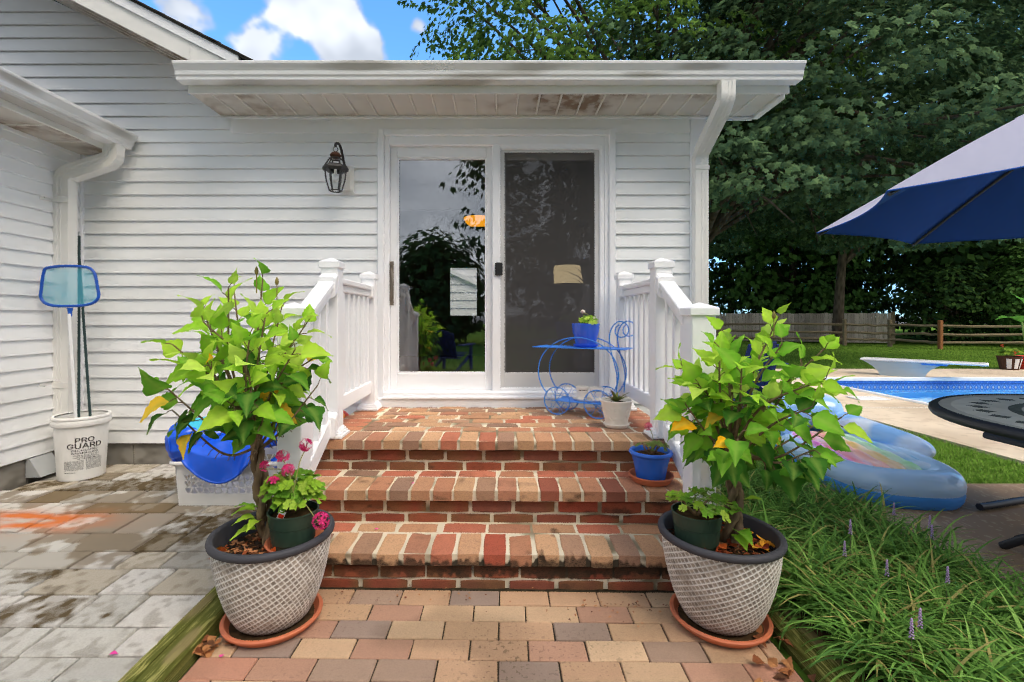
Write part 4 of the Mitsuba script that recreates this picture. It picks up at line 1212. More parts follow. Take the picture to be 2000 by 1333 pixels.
# left: nursery pot on its own saucer, in the planter
sc1 = thing('pot_saucer', 'terracotta plastic saucer inside the left woven planter', 'saucer')
obj('dish', MB().lathe([(0, 0), (.088, 0), (.094, .004), (.106, .034), (.110, .034), (.108, .038), (.103, .036), (.088, .010), (0, .008)], 48), 'm_terracotta', sc1, smooth=40, tw=tr(-.765, 1.835, .296))
round_pot('nursery_pot', 'dark green nursery pot with pink geranium in the left planter', 'flower pot', -.775, 1.835, .306, NUR, 'm_green_pot', .083, .118)
small_plant('geranium', 'pink flowering geranium in the green pot of the left planter', 'geranium', (-.775, 1.84, .43), .105, .155, 62, .030, LG, 3, 5,
            [(-.03, -.03, .225, .024, 10), (.045, .0, .26, .024, 10), (-.005, -.04, .175, .024, 10), (-.06, -.04, .13, .022, 9), (-.10, -.02, .185, .018, 7), (.125, -.06, -.005, .034, 16)])
tg = thing('plant_tag', 'small printed plant tag stuck in the left green pot', 'plant tag')
mat('m_tag', S(232, 228, 226), .4, .4)
obj('card', MB().box(-.012, .012, -.001, .001, 0, .05, .0004), 'm_tag', tg, tw=tr(-.805, 1.775, .425) @ rot([1, 0, 0], 18) @ rot([0, 1, 0], 28))
obj('picture', MB().box(-.010, .010, -.0016, -.0011, .018, .036), 'm_red', tg, tw=tr(-.805, 1.775, .425) @ rot([1, 0, 0], 18) @ rot([0, 1, 0], 28))
# right: nursery pot
round_pot('nursery_pot', 'dark green nursery pot with a sparse geranium in the right planter', 'flower pot', .765, 1.84, .298, NUR, 'm_green_pot', .083, .118)
small_plant('geranium', 'sparse leafy geranium without flowers in the green pot of the right planter', 'geranium', (.765, 1.84, .415), .135, .10, 34, .024, LG, 5, 5, lean=(.02, -.01))
# glass cylinders in front of the lower posts
for s, lab in ((-1, 'clear glass cylinder vase at the foot of the left railing'), (1, 'clear glass cylinder vase at the foot of the right railing')):
    scene['m_clear_glass'] = {'type': 'thindielectric', 'int_ior': 1.5}
    v_ = thing('glass_vase', lab, 'vase')
    VM = tr(s * .945, 2.128, Z1 + .002)
    obj('wall', MB().lathe([(0, .004), (.040, .004), (.043, .01), (.043, .372)], 40, VM), 'm_clear_glass', v_, smooth=40)
    gg = np.linspace(0, 2 * PI, 40, endpoint=False)
    scene['m_thick_glass'] = {'type': 'dielectric', 'int_ior': 1.5}
    obj('lip', MB().tube(np.stack([.043 * np.cos(gg), .043 * np.sin(gg), .374 + 0 * gg], 1), .0022, 6, VM, closed=True), 'm_thick_glass', v_, smooth=True)
    obj('inner_tube', MB().lathe([(.011, .01), (.011, .26)], 16, VM), 'm_tag', v_, smooth=True)

# white dragonfly pot with a spiky succulent on the landing
wx, wy = .742, 2.985
mat('m_cream', S(232, 226, 216), .4, .45)
wp = round_pot('white_pot', 'cream pot with raised dragonflies at the right of the landing', 'flower pot', wx, wy, Z3 + .018, [(0, 0), (.062, 0), (.066, .004), (.096, .140), (.101, .142), (.102, .150), (.096, .152), (.088, .140), (.06, .02), (0, .012)], 'm_cream', .09, .128)
rl = MB(); rng = np.random.default_rng(9)
for k in range(13):
    az = -PI / 2 + (k % 7 - 3) * .44 + (.22 if k > 6 else 0); z0 = (.095 if k < 7 else .045) + rng.uniform(-.012, .012); a0 = rng.uniform(-.9, .9)
    R = .066 + .03 * (z0 - .004) / .136
    o = np.array([R * math.cos(az), R * math.sin(az), z0]); nrm = unit([math.cos(az), math.sin(az), -.2]); tx_ = unit(np.cross([0, 0, 1], nrm)); tz = np.cross(nrm, tx_)
    for ang, ln, w in ((a0, .022, .003), (a0 + 1.25, .016, .0042), (a0 - 1.25, .016, .0042), (a0 + 1.9, .015, .0038), (a0 - 1.9, .015, .0038)):
        d = tx_ * math.sin(ang) + tz * math.cos(ang)
        rl.tube([o + d * ln * .1, o + d * ln * .55, o + d * ln], [w * .5, w, w * .35], 6)
obj('dragonfly_relief', rl, 'm_cream', wp, smooth=True, tw=tr(wx, wy, Z3 + .018))
wsa = thing('pot_saucer', 'cream saucer under the dragonfly pot', 'saucer')
obj('dish', MB().lathe([(0, 0), (.068, 0), (.076, .010), (.080, .020), (.076, .021), (.068, .016), (0, .016)], 44), 'm_cream', wsa, smooth=40, tw=tr(wx, wy, Z3 + .0015))
su = thing('succulent', 'spiky brown and green succulent in the cream dragonfly pot', 'succulent')
for k in range(13):
    a = k * 2.4; ln = rng.uniform(.09, .15); w = .013
    d = unit([math.cos(a), math.sin(a), rng.uniform(.5, 1.5)]); s_ = unit(np.cross(d, [0, 0, 1.])); n_ = np.cross(s_, d)
    tt = np.linspace(0, 1, 7)[:, None]
    mid = d * ln * tt + np.array([0, 0, -.03]) * tt ** 2
    ww = w * (1 - tt) ** .6
    v = np.vstack([mid - s_ * ww + n_ * ww * .4, mid, mid + s_ * ww + n_ * ww * .4])
    f = [[i, i + 1, 8 + i] for i in range(6)] + [[i, 8 + i, 7 + i] for i in range(6)] + [[7 + i, 8 + i, 15 + i] for i in range(6)] + [[7 + i, 15 + i, 14 + i] for i in range(6)]
    col = [S(110, 120, 60), S(96, 60, 48), S(150, 156, 88)][rng.integers(0, 3)]
    obj('leaf', (v, np.array(f)), 'm_leaf', su, color=np.tile(col, (len(v), 1)), tw=tr(wx, wy, Z3 + .15))

# blue pot with a leggy geranium on the second tread
bx, by = .80, 2.495
scb = thing('pot_saucer', 'terracotta saucer under the blue pot on the middle step', 'saucer')
obj('dish', MB().lathe([(0, 0), (.088, 0), (.094, .004), (.108, .034), (.113, .034), (.112, .040), (.105, .038), (.088, .010), (0, .008)], 48), 'm_terracotta', scb, smooth=40, tw=tr(bx, by, Z2 + .002))
mat('m_blue_pot', S(38, 98, 196), .38, .45)
round_pot('blue_pot', 'blue plastic pot with rolled rim on the middle step', 'flower pot', bx - .003, by - .005, Z2 + .011, [(0, 0), (.066, 0), (.070, .004), (.088, .100), (.091, .104), (.095, .128), (.104, .132), (.110, .142), (.106, .152), (.097, .154), (.090, .145), (.08, .1), (.07, .01), (0, .01)], 'm_blue_pot', .088, .128, smooth=50)
small_plant('geranium', 'leggy fading geranium with one pale pink bloom in the blue pot on the middle step', 'geranium', (bx, by, Z2 + .135), .085, .085, 12, .017, [S(140, 160, 84), S(120, 140, 80)], 15, 9, [(-.02, -.02, .155, .018, 9)], S(226, 120, 140))

# ------------------------------------------------------------------ blue wire garden cart
ct = thing('wire_cart', 'blue wire garden cart plant stand with spoked wheels on the landing', 'plant stand')
O = np.array([.545, 3.275, Z3]); Uu = np.array([.873, -.488, 0]); Vv = np.array([.488, .873, 0]); Ww = np.array([0, 0, 1.0])
CM = frame(O, Uu, Vv, Ww)
g = np.linspace(0, 2 * PI, 40, endpoint=False)
for vv_ in (0, .2):
    for uu in (-.145, .145):
        wheel = MB().tube(np.stack([uu + .094 * np.cos(g), vv_ + 0 * g, .098 + .094 * np.sin(g)], 1), .0036, 7, closed=True)
        for k in range(6):
            a = k * PI / 3; c_, s_ = math.cos(a), math.sin(a)
            wheel.tube([(uu, vv_, .098), (uu + .046 * c_, vv_, .098 + .046 * s_), (uu + .092 * c_, vv_, .098 + .092 * s_)], .0022, 5)
            q = np.linspace(0, 1.35 * PI, 12); r_ = .030 * (1 - q / (2.2 * PI))
            cc = np.array([uu + .062 * math.cos(a + .5), vv_, .098 + .062 * math.sin(a + .5)])
            wheel.tube(np.stack([cc[0] + r_ * np.cos(q + a), cc[1] + 0 * q, cc[2] + r_ * np.sin(q + a)], 1), .0019, 5)
        obj('wheel', wheel, 'm_blue_paint', ct, smooth=60, tw=CM)
    h = np.linspace(-.22 * PI, 1.22 * PI, 48)
    obj('arch', MB().tube(np.stack([.285 * np.cos(h), vv_ + 0 * h, .30 + .240 * np.sin(h)], 1), .0042, 7), 'm_blue_paint', ct, smooth=60, tw=CM)
    # handle that swings up and curls over
    curl = [(.27, .16), (.275, .30), (.235, .46), (.225, .55), (.245, .615), (.285, .650), (.330, .640), (.352, .600), (.335, .560), (.295, .548), (.265, .572), (.268, .610), (.29, .63)]
    obj('handle', MB().tube(smoothpath([(a, vv_ + .0 + (.0), b) for a, b in curl], 60), .0038, 7), 'm_blue_paint', ct, smooth=60, tw=CM)
sh = MB().box(-.33, .33, -.005, .205, .464, .470, .001)
for k in range(9): sh.box(-.32 + .075 * k, -.30 + .075 * k, -.006, .206, .4702, .4715)
obj('top_shelf', sh, 'm_blue_paint', ct, tw=CM)
obj('lower_shelf', MB().box(-.17, .22, .004, .196, .094, .099, .001), 'm_blue_paint', ct, tw=CM)
obj('axle', MB().tube([(-.145, -.012, .098), (-.145, .1, .098), (-.145, .212, .098)], .004, 6).tube([(.145, -.012, .098), (.145, .1, .098), (.145, .212, .098)], .004, 6), 'm_blue_paint', ct, tw=CM)
# blue glazed pot and begonia on the top shelf
mat('m_blue_glaze', S(48, 92, 206), .14, .55, clearcoat=.6, clearcoat_gloss=.9)
pc = xf(CM, np.array([.03, .10, .472]))
gp_ = round_pot('glazed_pot', 'glossy blue glazed pot on top of the wire cart', 'flower pot', pc[0], pc[1], pc[2] + .012, [(0, 0), (.066, 0), (.071, .006), (.078, .05), (.090, .09), (.094, .130), (.096, .148), (.092, .150), (.087, .13), (.07, .02), (0, .012)], 'm_blue_glaze', .086, .125, smooth=45)
sd_ = thing('pot_saucer', 'glossy blue saucer under the glazed pot on the wire cart', 'saucer')
obj('dish', MB().lathe([(0, 0), (.070, 0), (.082, .008), (.088, .018), (.084, .019), (.074, .011), (0, .010)], 44), 'm_blue_glaze', sd_, smooth=40, tw=tr(pc[0], pc[1], pc[2] + .001))
small_plant('begonia', 'small green begonia with white blooms in the blue glazed pot on the cart', 'begonia', (pc[0], pc[1], pc[2] + .135), .075, .085, 24, .026, [S(166, 206, 70), S(140, 186, 66), S(186, 216, 96)], 22, 4, [(-.03, -.05, .105, .014, 5), (.055, -.04, .06, .012, 5), (.03, -.05, .03, .010, 4)], S(244, 236, 232), lean=(.02, -.03))
# two printed cream cups on a tray on the lower shelf
ty = thing('cup_tray', 'cream oval tray on the lower shelf of the wire cart', 'tray')
tc = xf(CM, np.array([.05, .10, .1]))
obj('dish', MB().lathe([(0, 0), (.055, 0), (.064, .010), (.066, .014), (.062, .014), (.054, .006), (0, .005)], 36), 'm_cream', ty, smooth=40, tw=frame(tc, Uu * 1.75, Vv * 1.1, Ww))
for k, (du, lab, txt) in enumerate(((-.045, 'small cream pot with dark script, left one on the cart tray', 'flowers'), (.052, 'small cream pot with dark script, right one on the cart tray', 'flowers'))):
    c = xf(CM, np.array([.05 + du, .10, .1075]))
    cu = thing('cream_cup', lab, 'small pot')
    obj('wall', MB().lathe([(0, 0), (.030, 0), (.034, .003), (.042, .074), (.045, .075), (.045, .088), (.042, .089), (.036, .02), (0, .01)], 36), 'm_cream', cu, smooth=40, tw=tr(*c))
    sq = MB(); gx = np.linspace(-.85, .85, 60); zz_ = .066 + .004 * np.sin(gx * 34) * (.5 + .5 * np.sin(gx * 9 + k)) ; R_ = .034 + .008 * zz_ / .071 + .0006
    sq.tube(np.stack([R_ * np.cos(gx - 1.6), R_ * np.sin(gx - 1.6), zz_], 1), .0013, 4)
    obj('script', sq, 'm_print', cu, tw=tr(*c))

# ------------------------------------------------------------------ border grass


def blades(P, seed, L, W, tilt, cols, seg=5, droop=1.0):
    """Arching strap leaves rooted at P (n, 3): vertices, faces, colours."""
    rg = np.random.default_rng(seed); n = len(P)
    az = rg.uniform(0, 2 * PI, n); ln = rg.uniform(*L, n); w = rg.uniform(*W, n); t0 = rg.uniform(*tilt, n)
    bend = rg.uniform(.9, 2.1, n) * droop
    hd = np.stack([np.cos(az), np.sin(az), 0 * az], 1); sd = np.stack([-np.sin(az), np.cos(az), 0 * az], 1)
    pos = P.copy(); out = []; th = t0
    for k in range(seg + 1):
        s = k / seg
        ww = (w * (1 - s ** 2.2) * (.55 + .45 * min(1, s * 4)))[:, None] + .0004
        out += [pos - sd * ww, pos + sd * ww + np.array([0, 0, .0])]
        step = (ln / seg)[:, None]
        pos = pos + (hd * np.sin(th)[:, None] + np.array([0, 0, 1.0]) * np.cos(th)[:, None]) * step
        th = th + bend / seg
    v = np.stack(out, 1).reshape(-1, 3); m = 2 * (seg + 1)
    base = (np.arange(n) * m)[:, None, None]
    f1 = np.array([[[2 * k, 2 * k + 1, 2 * k + 3], [2 * k, 2 * k + 3, 2 * k + 2]] for k in range(seg)]).reshape(-1, 3)[None]
    c = np.array(cols)[rg.integers(0, len(cols), n)] * rg.uniform(.75, 1.2, (n, 1))
    return v, (base + f1).reshape(-1, 3), np.repeat(c, m, 0)


rng = np.random.default_rng(77)
pts = []
bp = bed_poly.buffer(-.03)
while len(pts) < 520:
    q = np.array([rng.uniform(1.155, 2.06), rng.uniform(.35, 3.5)])
    if bp.contains(Point(q)): pts.append(q)
pts = np.array(pts)
roots = np.repeat(pts, 30, 0) + rng.normal(0, .026, (len(pts) * 30, 2))
roots = np.hstack([roots, np.full((len(roots), 1), .045)])
v, f, c = blades(roots, 5, (.17, .34), (.0042, .0068), (.2, 1.1), [S(98, 140, 68), S(114, 160, 74), S(82, 124, 62), S(146, 186, 96), S(124, 168, 80), S(90, 132, 62), S(106, 150, 70), S(134, 176, 88), S(98, 142, 66), S(116, 158, 76), S(178, 168, 104)], 6, 1.1)
# blades near the edges hang over it but stay out of the steps and off the walk's planter
lg = obj('border_grass', (v, f), 'm_grass', color=np.clip(c, 0, 1), label='dense strappy green border grass with lilac flower spikes beside the steps', cat='border grass', kind='stuff')
mat('m_lilac', S(172, 146, 190), .8, .1); mat('m_spike_stem', S(96, 100, 72), .8, .1)
for (X, Y, Z) in [(min(a, 2.0), b, c) for a, b, c in [(1.47, 2.0, 0.306), (1.98, 2.2, 0.24), (1.41, 1.95, 0.24), (1.64, 1.75, 0.24), (1.25, 1.45, 0.24), (1.32, 1.5, 0.24), (1.94, 2.35, 0.24), (1.9, 2.1, 0.24), (1.46, 1.8, 0.24), (1.85, 2.9, 0.24), (1.94, 3.2, 0.24)]]:
    ln_ = rng.uniform(-.03, .03)
    fs = MB(); st = MB()
    st.tube([(X + ln_, Y, .06), (X + ln_ * .3, Y, Z * .6), (X, Y, Z + .03)], .0014, 4)
    for k in range(30):
        a = k * 2.4; u = k / 30
        fs.add(*lathe([(0, -.0035), (.0032, 0), (0, .0035)], 5), m=tr(X + .0045 * math.cos(a) * (1.2 - u), Y + .0045 * math.sin(a) * (1.2 - u), Z - .03 + .062 * u))
    sp = obj('flower_spike', fs, 'm_lilac', lg)
    obj('stalk', st, 'm_spike_stem', sp)

# fallen leaves and petals
lt = thing('leaf_litter', 'dry leaves and debris gathered round the planter saucers', 'leaf litter', kind='stuff')
rng = np.random.default_rng(61); m = MB()
for (cx, cy, n_, sp_) in ((-1.03, 1.70, 26, .035), (1.02, 1.74, 12, .03), (.55, 1.95, 60, .16), (-.35, 2.03, 30, .2), (.95, 1.55, 14, .06)):
    for k in range(n_):
        lv, lf = LEAF[rng.integers(0, 3)]
        big = sp_ < .1
        m.add(lv * (rng.uniform(.03, .055) if big else rng.uniform(.006, .014)), lf, [S(150, 96, 60), S(120, 72, 46), S(172, 120, 78), S(92, 62, 44)][rng.integers(0, 4)],
              tr(cx + rng.normal(0, sp_), cy + rng.normal(0, sp_ * .8 if big else .045), .008 + rng.uniform(0, .012 if big else .002)) @ rot([0, 0, 1], rng.uniform(0, 360)) @ rot([1, 0, 0], rng.normal(0, 40 if big else 10)))
obj('dry_leaves', m, 'm_vc_matte', lt, color=m.cols())
for k, (x, y, z, lab) in enumerate(((-1.30, 1.62, .046, 'pink petal fallen on the grey pavers next to the mossy timber'), (-.955, 1.66, .004, 'pink petal fallen beside the left planter saucer'), (-.57, 2.30, .163, 'pink petal fallen on the lowest brick tread'), (-.42, 2.46, .33, 'pink petal fallen on the middle brick tread'))):
    pt = thing('fallen_petal', lab, 'petal')
    lv, lf = LEAF[k % 3]
    obj('petal', (lv * [.022, .022, .012] * (1.2 if k == 0 else .9), lf), 'm_leaf', pt, color=S(244, 90, 180), tw=tr(x, y, z + .002) @ rot([0, 0, 1], 70 * k))

# ------------------------------------------------------------------ pool
scene['m_water'] = {'type': 'dielectric', 'int_ior': 1.33}
mat('m_liner', proc(lambda p, n, uv: mix(S(120, 200, 240), S(150, 216, 244), smoothstep(.4, .7, noise(p.x * 3, p.y * 3, p.z * 3)))), .6, .3)


def liner_band(p, n, uv):
    s = (p.x + p.y) / .215
    a = dr.abs(s - dr.floor(s) - .5) * 2
    h = (p.z + .26) / .17
    dia = dr.abs(a - .5) + dr.abs(h - .55)
    c = mix(S(34, 92, 186), S(112, 170, 224), smoothstep(.46, .5, dia) * smoothstep(.62, .56, dia))
    c = mix(c, S(200, 200, 192), smoothstep(.22, .16, dia))
    c = mix(c, S(28, 66, 140), smoothstep(.09, .05, dr.abs(h - .95)) + smoothstep(.09, .05, dr.abs(h - .06)))
    return mix(c, S(46, 120, 210), .5 * noise(p.x * 60, p.y * 60, p.z * 60))


mat('m_liner_band', proc(liner_band), .5, .35)
pool = tag(numbered('swimming_pool'), 'in-ground swimming pool with patterned blue liner', 'swimming pool')
px0, py0, px1, py1 = POOL.bounds
pm = MB()
for (a, b, c, d) in ((px0, px1, py1 - .02, py1 + .0), (px0, px1, py0, py0 + .02), (px0, px0 + .02, py0 + .02, py1 - .02), (px1 - .02, px1, py0 + .02, py1 - .02)):
    pm.box(a, b, c, d, -1.5, -.262)
pm.box(px0, px1, py0, py1, -1.55, -1.501)
scene[pool] = mikit.ply(pm.mesh(), 'm_liner')
bd = MB()
for (a, b, c, d) in ((px0, px1, py1 - .02, py1 + .0), (px0, px1, py0, py0 + .02), (px0, px0 + .02, py0 + .02, py1 - .02), (px1 - .02, px1, py0 + .02, py1 - .02)):
    bd.box(a, b, c, d, -.26, -.05)
obj('liner_band', bd, 'm_liner_band', pool, label='patterned blue waterline band of the pool liner')
cp = MB()
for (a, b, c, d) in ((px0 - .06, px1 + .06, py1 - .03, py1 + .06), (px0 - .06, px1 + .06, py0 - .06, py0 + .03), (px0 - .06, px0 + .03, py0 + .031, py1 - .031), (px1 - .03, px1 + .06, py0 + .031, py1 - .031)):
    cp.box(a, b, c, d, -.048, .022, .012)
obj('coping', cp, 'm_white', pool)
# water surface with ripples
nx, ny = 150, 150
gx, gy = np.meshgrid(np.linspace(px0 + .021, px1 - .021, nx), np.linspace(py0 + .021, py1 - .021, ny), indexing='ij')
q3 = np.stack([gx * 2.2, gy * 2.2, 0 * gx], -1)
gz = -.205 + .010 * (meshkit.fbm(q3, 3, 4) - .5)
v = np.stack([gx, gy, gz], -1).reshape(-1, 3)
i, j = np.meshgrid(np.arange(nx - 1), np.arange(ny - 1), indexing='ij')
q = np.stack([i * ny + j, (i + 1) * ny + j, (i + 1) * ny + j + 1, i * ny + j + 1], -1).reshape(-1, 4)
obj('water', MB().add(v, q), 'm_water', smooth=True, label='clear rippled pool water', cat='water', kind='structure')
sl = thing('deck_lid', 'square white lid set in the pool deck', 'skimmer lid')
obj('lid', MB().box(5.12, 5.56, 6.78, 7.05, .001, .016, .004), 'm_white', sl)
# diving board
dvb = thing('diving_board', 'white diving board on a pale base at the far side of the pool', 'diving board')
mat('m_fiberglass', S(176, 190, 200), .4, .4)
P0, P1 = np.array([7.62, 10.05]), np.array([8.92, 8.72])
ud = unit(P1 - P0); wd = np.array([-ud[1], ud[0]])
DM = frame([P0[0], P0[1], 0], [ud[0], ud[1], 0], [wd[0], wd[1], 0], [0, 0, 1])
ln_ = float(np.linalg.norm(P1 - P0))
obj('board', MB().box(0, ln_, -.2, .2, .290, .330, .012), 'm_white', dvb, tw=DM)
obj('grip', MB().box(.05, ln_ - .04, -.18, .18, .3305, .333), 'm_gray', dvb, tw=DM)
sv = []
for (z, a, b, w) in ((0, .32, .98, .15), (.08, .29, 1.02, .15), (.18, .20, 1.10, .155), (.25, .10, 1.22, .165), (.288, .04, 1.30, .175)):
    sv += [[a, -w, z], [b, -w, z], [b, w, z], [a, w, z]]
fq = []
for k in range(4):
    for e in range(4): fq.append([k * 4 + e, k * 4 + (e + 1) % 4, k * 4 + 4 + (e + 1) % 4, k * 4 + 4 + e])
fq += [[16, 17, 18, 19], [3, 2, 1, 0]]
obj('base', MB().add(np.array(sv), fq), 'm_fiberglass', dvb, tw=DM)
obj('fulcrum', MB().box(.95, 1.32, -.19, .19, .255, .2895, .006), 'm_blue_paint', dvb, tw=DM)

# pots at the far right of the pool
cpot = thing('patterned_pot', 'dark patterned pot with orange flowers by the pool', 'flower pot')
obj('wall', MB().lathe([(0, 0), (.15, 0), (.21, .30), (.22, .30), (.19, .26), (0, .26)], 24), 'm_rust', cpot, tw=tr(11.45, 10.75, 0))
for a in (-2.4, -1.7, -1.0):
    gg = np.linspace(a - .22, a + .22, 5)
    R_ = (.157, .203)
    obj('panel', MB().add(np.array([[(R_[0] + .003) * math.cos(x), (R_[0] + .003) * math.sin(x), .03] for x in gg] + [[(R_[1] + .003) * math.cos(x), (R_[1] + .003) * math.sin(x), .25] for x in gg]), [[k, k + 1, k + 6, k + 5] for k in range(4)]), 'm_tag', cpot, tw=tr(11.45, 10.75, 0))
small_plant('flowering_plant', 'orange flowering plant in the dark patterned pot by the pool', 'flowers', (11.45, 10.75, .28), .22, .22, 40, .05, [S(150, 180, 70), S(110, 150, 60)], 41, 4, [(-.25, -.1, .25, .05, 8), (.0, -.15, .14, .05, 8), (-.1, -.2, .1, .04, 6)], S(232, 96, 50))
rp = thing('red_pot', 'dark red pot with a big leafed plant at the far right of the pool', 'flower pot')
obj('wall', MB().lathe([(0, 0), (.17, 0), (.22, .3), (.23, .3), (.19, .26), (0, .26)], 24), 'm_red', rp, tw=tr(11.95, 10.8, 0))
ba = thing('elephant_ear', 'big leafed tropical plant rising from the red pot by the pool', 'tropical plant')
st = MB()
for k, (dx, dy, dz, L_, yaw) in enumerate(((-.38, -.05, .80, .62, 185), (-.06, -.05, .98, .55, 100), (.3, .0, .9, .6, 10), (.05, -.2, .7, .5, 270))):
    o = np.array([11.95, 10.8, .26]); e = o + [dx * .5, dy * .5, dz]
    st.tube(smoothpath([o, (o + e) / 2 + [dx * .05, 0, .05], e], 10), np.linspace(.035, .015, 10), 8)
    d = unit([math.cos(math.radians(yaw)), math.sin(math.radians(yaw)) * .4, .35 if k != 1 else 1.4])
    v, f = hib_leaf(50 + k, .3, .25, 0); v = v * [1, 1.1, 1]
    obj('leaf', (v, f), 'm_leaf', ba, smooth=True, color=np.tile(S(104, 168, 74), (len(v), 1)), tw=leaf_matrix(e, d, [0, 0, 1], L_))
mat('m_stem', S(140, 170, 90), .6, .3)
obj('stem', st, 'm_stem', ba, smooth=True)

# ------------------------------------------------------------------ fences
rf = thing('split_rail_fence', 'weathered three rail split rail fence across the back lawn', 'fence')
LINE = [(6.0, 23.6), (10.2, 22.2), (14.6, 20.2), (15.85, 19.4), (16.5, 17.9), (19.4, 17.2), (22.4, 16.6), (25.4, 16.0)]
rng = np.random.default_rng(13)
mat('m_post_new', S(150, 100, 66), .9, .1)
for k, (x, y) in enumerate(LINE):
    obj('post', MB().box(x - .065, x + .065, y - .065, y + .065, -.05, 1.07 + rng.uniform(-.03, .03), .02), 'm_post_new' if k == 4 else 'm_rail_wood', rf, **({'label': 'redder, newer fence post'} if k == 4 else {}))
for (a, b) in zip(LINE, LINE[1:]):
    for z in (.24, .52, .83):
        pa, pb = np.array([*a, z + rng.uniform(-.02, .02)]), np.array([*b, z + rng.uniform(-.02, .02)])
        t = np.linspace(0, 1, 7)[:, None]; p = pa + (pb - pa) * t + np.hstack([rng.normal(0, .012, (7, 2)), rng.normal(0, .012, (7, 1))])
        obj('rail', MB().tube(p, .055 + rng.normal(0, .004, 7), 6), 'm_rail_wood', rf)
pf = thing('stockade_fence', 'grey wooden board fence behind the left end of the rail fence', 'fence')
A, B = np.array([7.5, 25.2]), np.array([17.2, 20.9])
u_ = unit(B - A); L_ = np.linalg.norm(B - A); n_ = int(L_ / .145); m = MB()
FMx = frame([A[0], A[1], 0], [u_[0], u_[1], 0], [-u_[1], u_[0], 0], [0, 0, 1])
for k in range(n_):
    m.box(k * .145, k * .145 + .135, -.012 + rng.uniform(0, .006), .010, .03, 1.34 + rng.uniform(-.02, .02), m=FMx)
obj('board', m, 'm_fence_wood', pf, kind='stuff')
obj('stringer', MB().box(0, L_, .0105, .05, .35, .43, m=FMx).box(0, L_, .0105, .05, 1.0, 1.08, m=FMx), 'm_fence_wood', pf)
obj('post', MB().box(L_ - .05, L_ + .08, -.03, .10, 0, 1.4, m=FMx), 'm_rail_wood', pf)

# ------------------------------------------------------------------ patio table and umbrella
TX, TY, TR = 2.83, 1.92, .825
tb = thing('patio_table', 'round black patio table with a grey mosaic top under the umbrella', 'table')


def mosaic(p, n, uv):
    dx, dy = p.x - TX, p.y - TY
    r = dr.sqrt(dx * dx + dy * dy) / TR; a = dr.atan2(dy, dx) / (2 * PI)
    stone = mix(S(196, 192, 178), S(218, 214, 200), fbm(p.x * 14, p.y * 14, 1.0))
    dark = mix(S(78, 78, 76), S(98, 98, 94), noise(p.x * 70, p.y * 70))
    c = mix(stone, dark, smoothstep(.60, .605, r) * smoothstep(.66, .655, r))
    k = a * 30; fr = dr.abs(k - dr.floor(k) - .5) * 2; w = dr.abs(r - .78) / .085
    c = mix(c, dark, smoothstep(.02, -.02, fr * .9 + w - .62))
    c = mix(c, stone * .72, smoothstep(.895, .90, r))
    return c


mat('m_mosaic', proc(mosaic), .35, .5)
mat('m_charcoal', S(44, 46, 52), .45, .45)
TM = tr(TX, TY, 0)
obj('top', MB().lathe([(0, .735), (.7, .735), (.788, .735), (.788, .741), (.4, .742), (0, .742)], 96), 'm_mosaic', tb, tw=TM)
obj('rim', MB().lathe([(.7885, .708), (.800, .701), (.818, .704), (.826, .716), (.824, .733), (.810, .743), (.7885, .744)], 96), 'm_charcoal', tb, smooth=50, tw=TM)
for k in range(4):
    a = k * PI / 2 + .4
    obj('leg', MB().tube(smoothpath([(.62 * math.cos(a), .62 * math.sin(a), .70), (.36 * math.cos(a), .36 * math.sin(a), .42), (.34 * math.cos(a), .34 * math.sin(a), .25), (.60 * math.cos(a), .60 * math.sin(a), .0)], 16), .02, 8), 'm_charcoal', tb, smooth=60, tw=TM)
um = thing('patio_umbrella', 'navy patio umbrella with a sun faded pale top standing through the round table', 'umbrella')
UX, UY = 2.95, 2.0
mat('m_canvas_top', S(168, 167, 182), .9, .1)
mat('m_canvas_navy', S(46, 86, 166), .85, .15)
apex = np.array([UX, UY, 2.33])
tips = [np.array([UX + 1.365 * math.cos(math.radians(2 + 45 * k)), UY + 1.365 * math.sin(math.radians(2 + 45 * k)), 1.69]) for k in range(8)]
nR, nW = 20, 20


def canopy(t0, t1, lift, th):
    """All eight panels between radius fractions t0 and t1: panel sags between its ribs."""
    out, inn = MB(), MB()
    for k in range(8):
        a, b = tips[k], tips[(k + 1) % 8]; vo = []
        for i in range(nR + 1):
            t = t0 + (t1 - t0) * i / nR
            for j in range(nW + 1):
                s = j / nW
                e = a * (1 - s) + b * s
                p = apex + (e - apex) * t
                sag = 4 * s * (1 - s)
                p = p + np.array([0, 0, -.045 * sag * t * (1 - t) * 2 + lift]) + (np.array([UX, UY, 0]) - np.array([e[0], e[1], 0])) * .055 * sag * t ** 3
                p[2] += .045 * math.sin(PI * t) * (1 - .3 * sag)
                vo.append(p)
        vo = np.array(vo); w = nW + 1
        i, j = np.meshgrid(np.arange(nR), np.arange(nW), indexing='ij')
        q = np.stack([i * w + j, (i + 1) * w + j, (i + 1) * w + j + 1, i * w + j + 1], -1).reshape(-1, 4)
        out.add(vo + [0, 0, th], q); inn.add(vo, q[:, ::-1])
    return out, inn


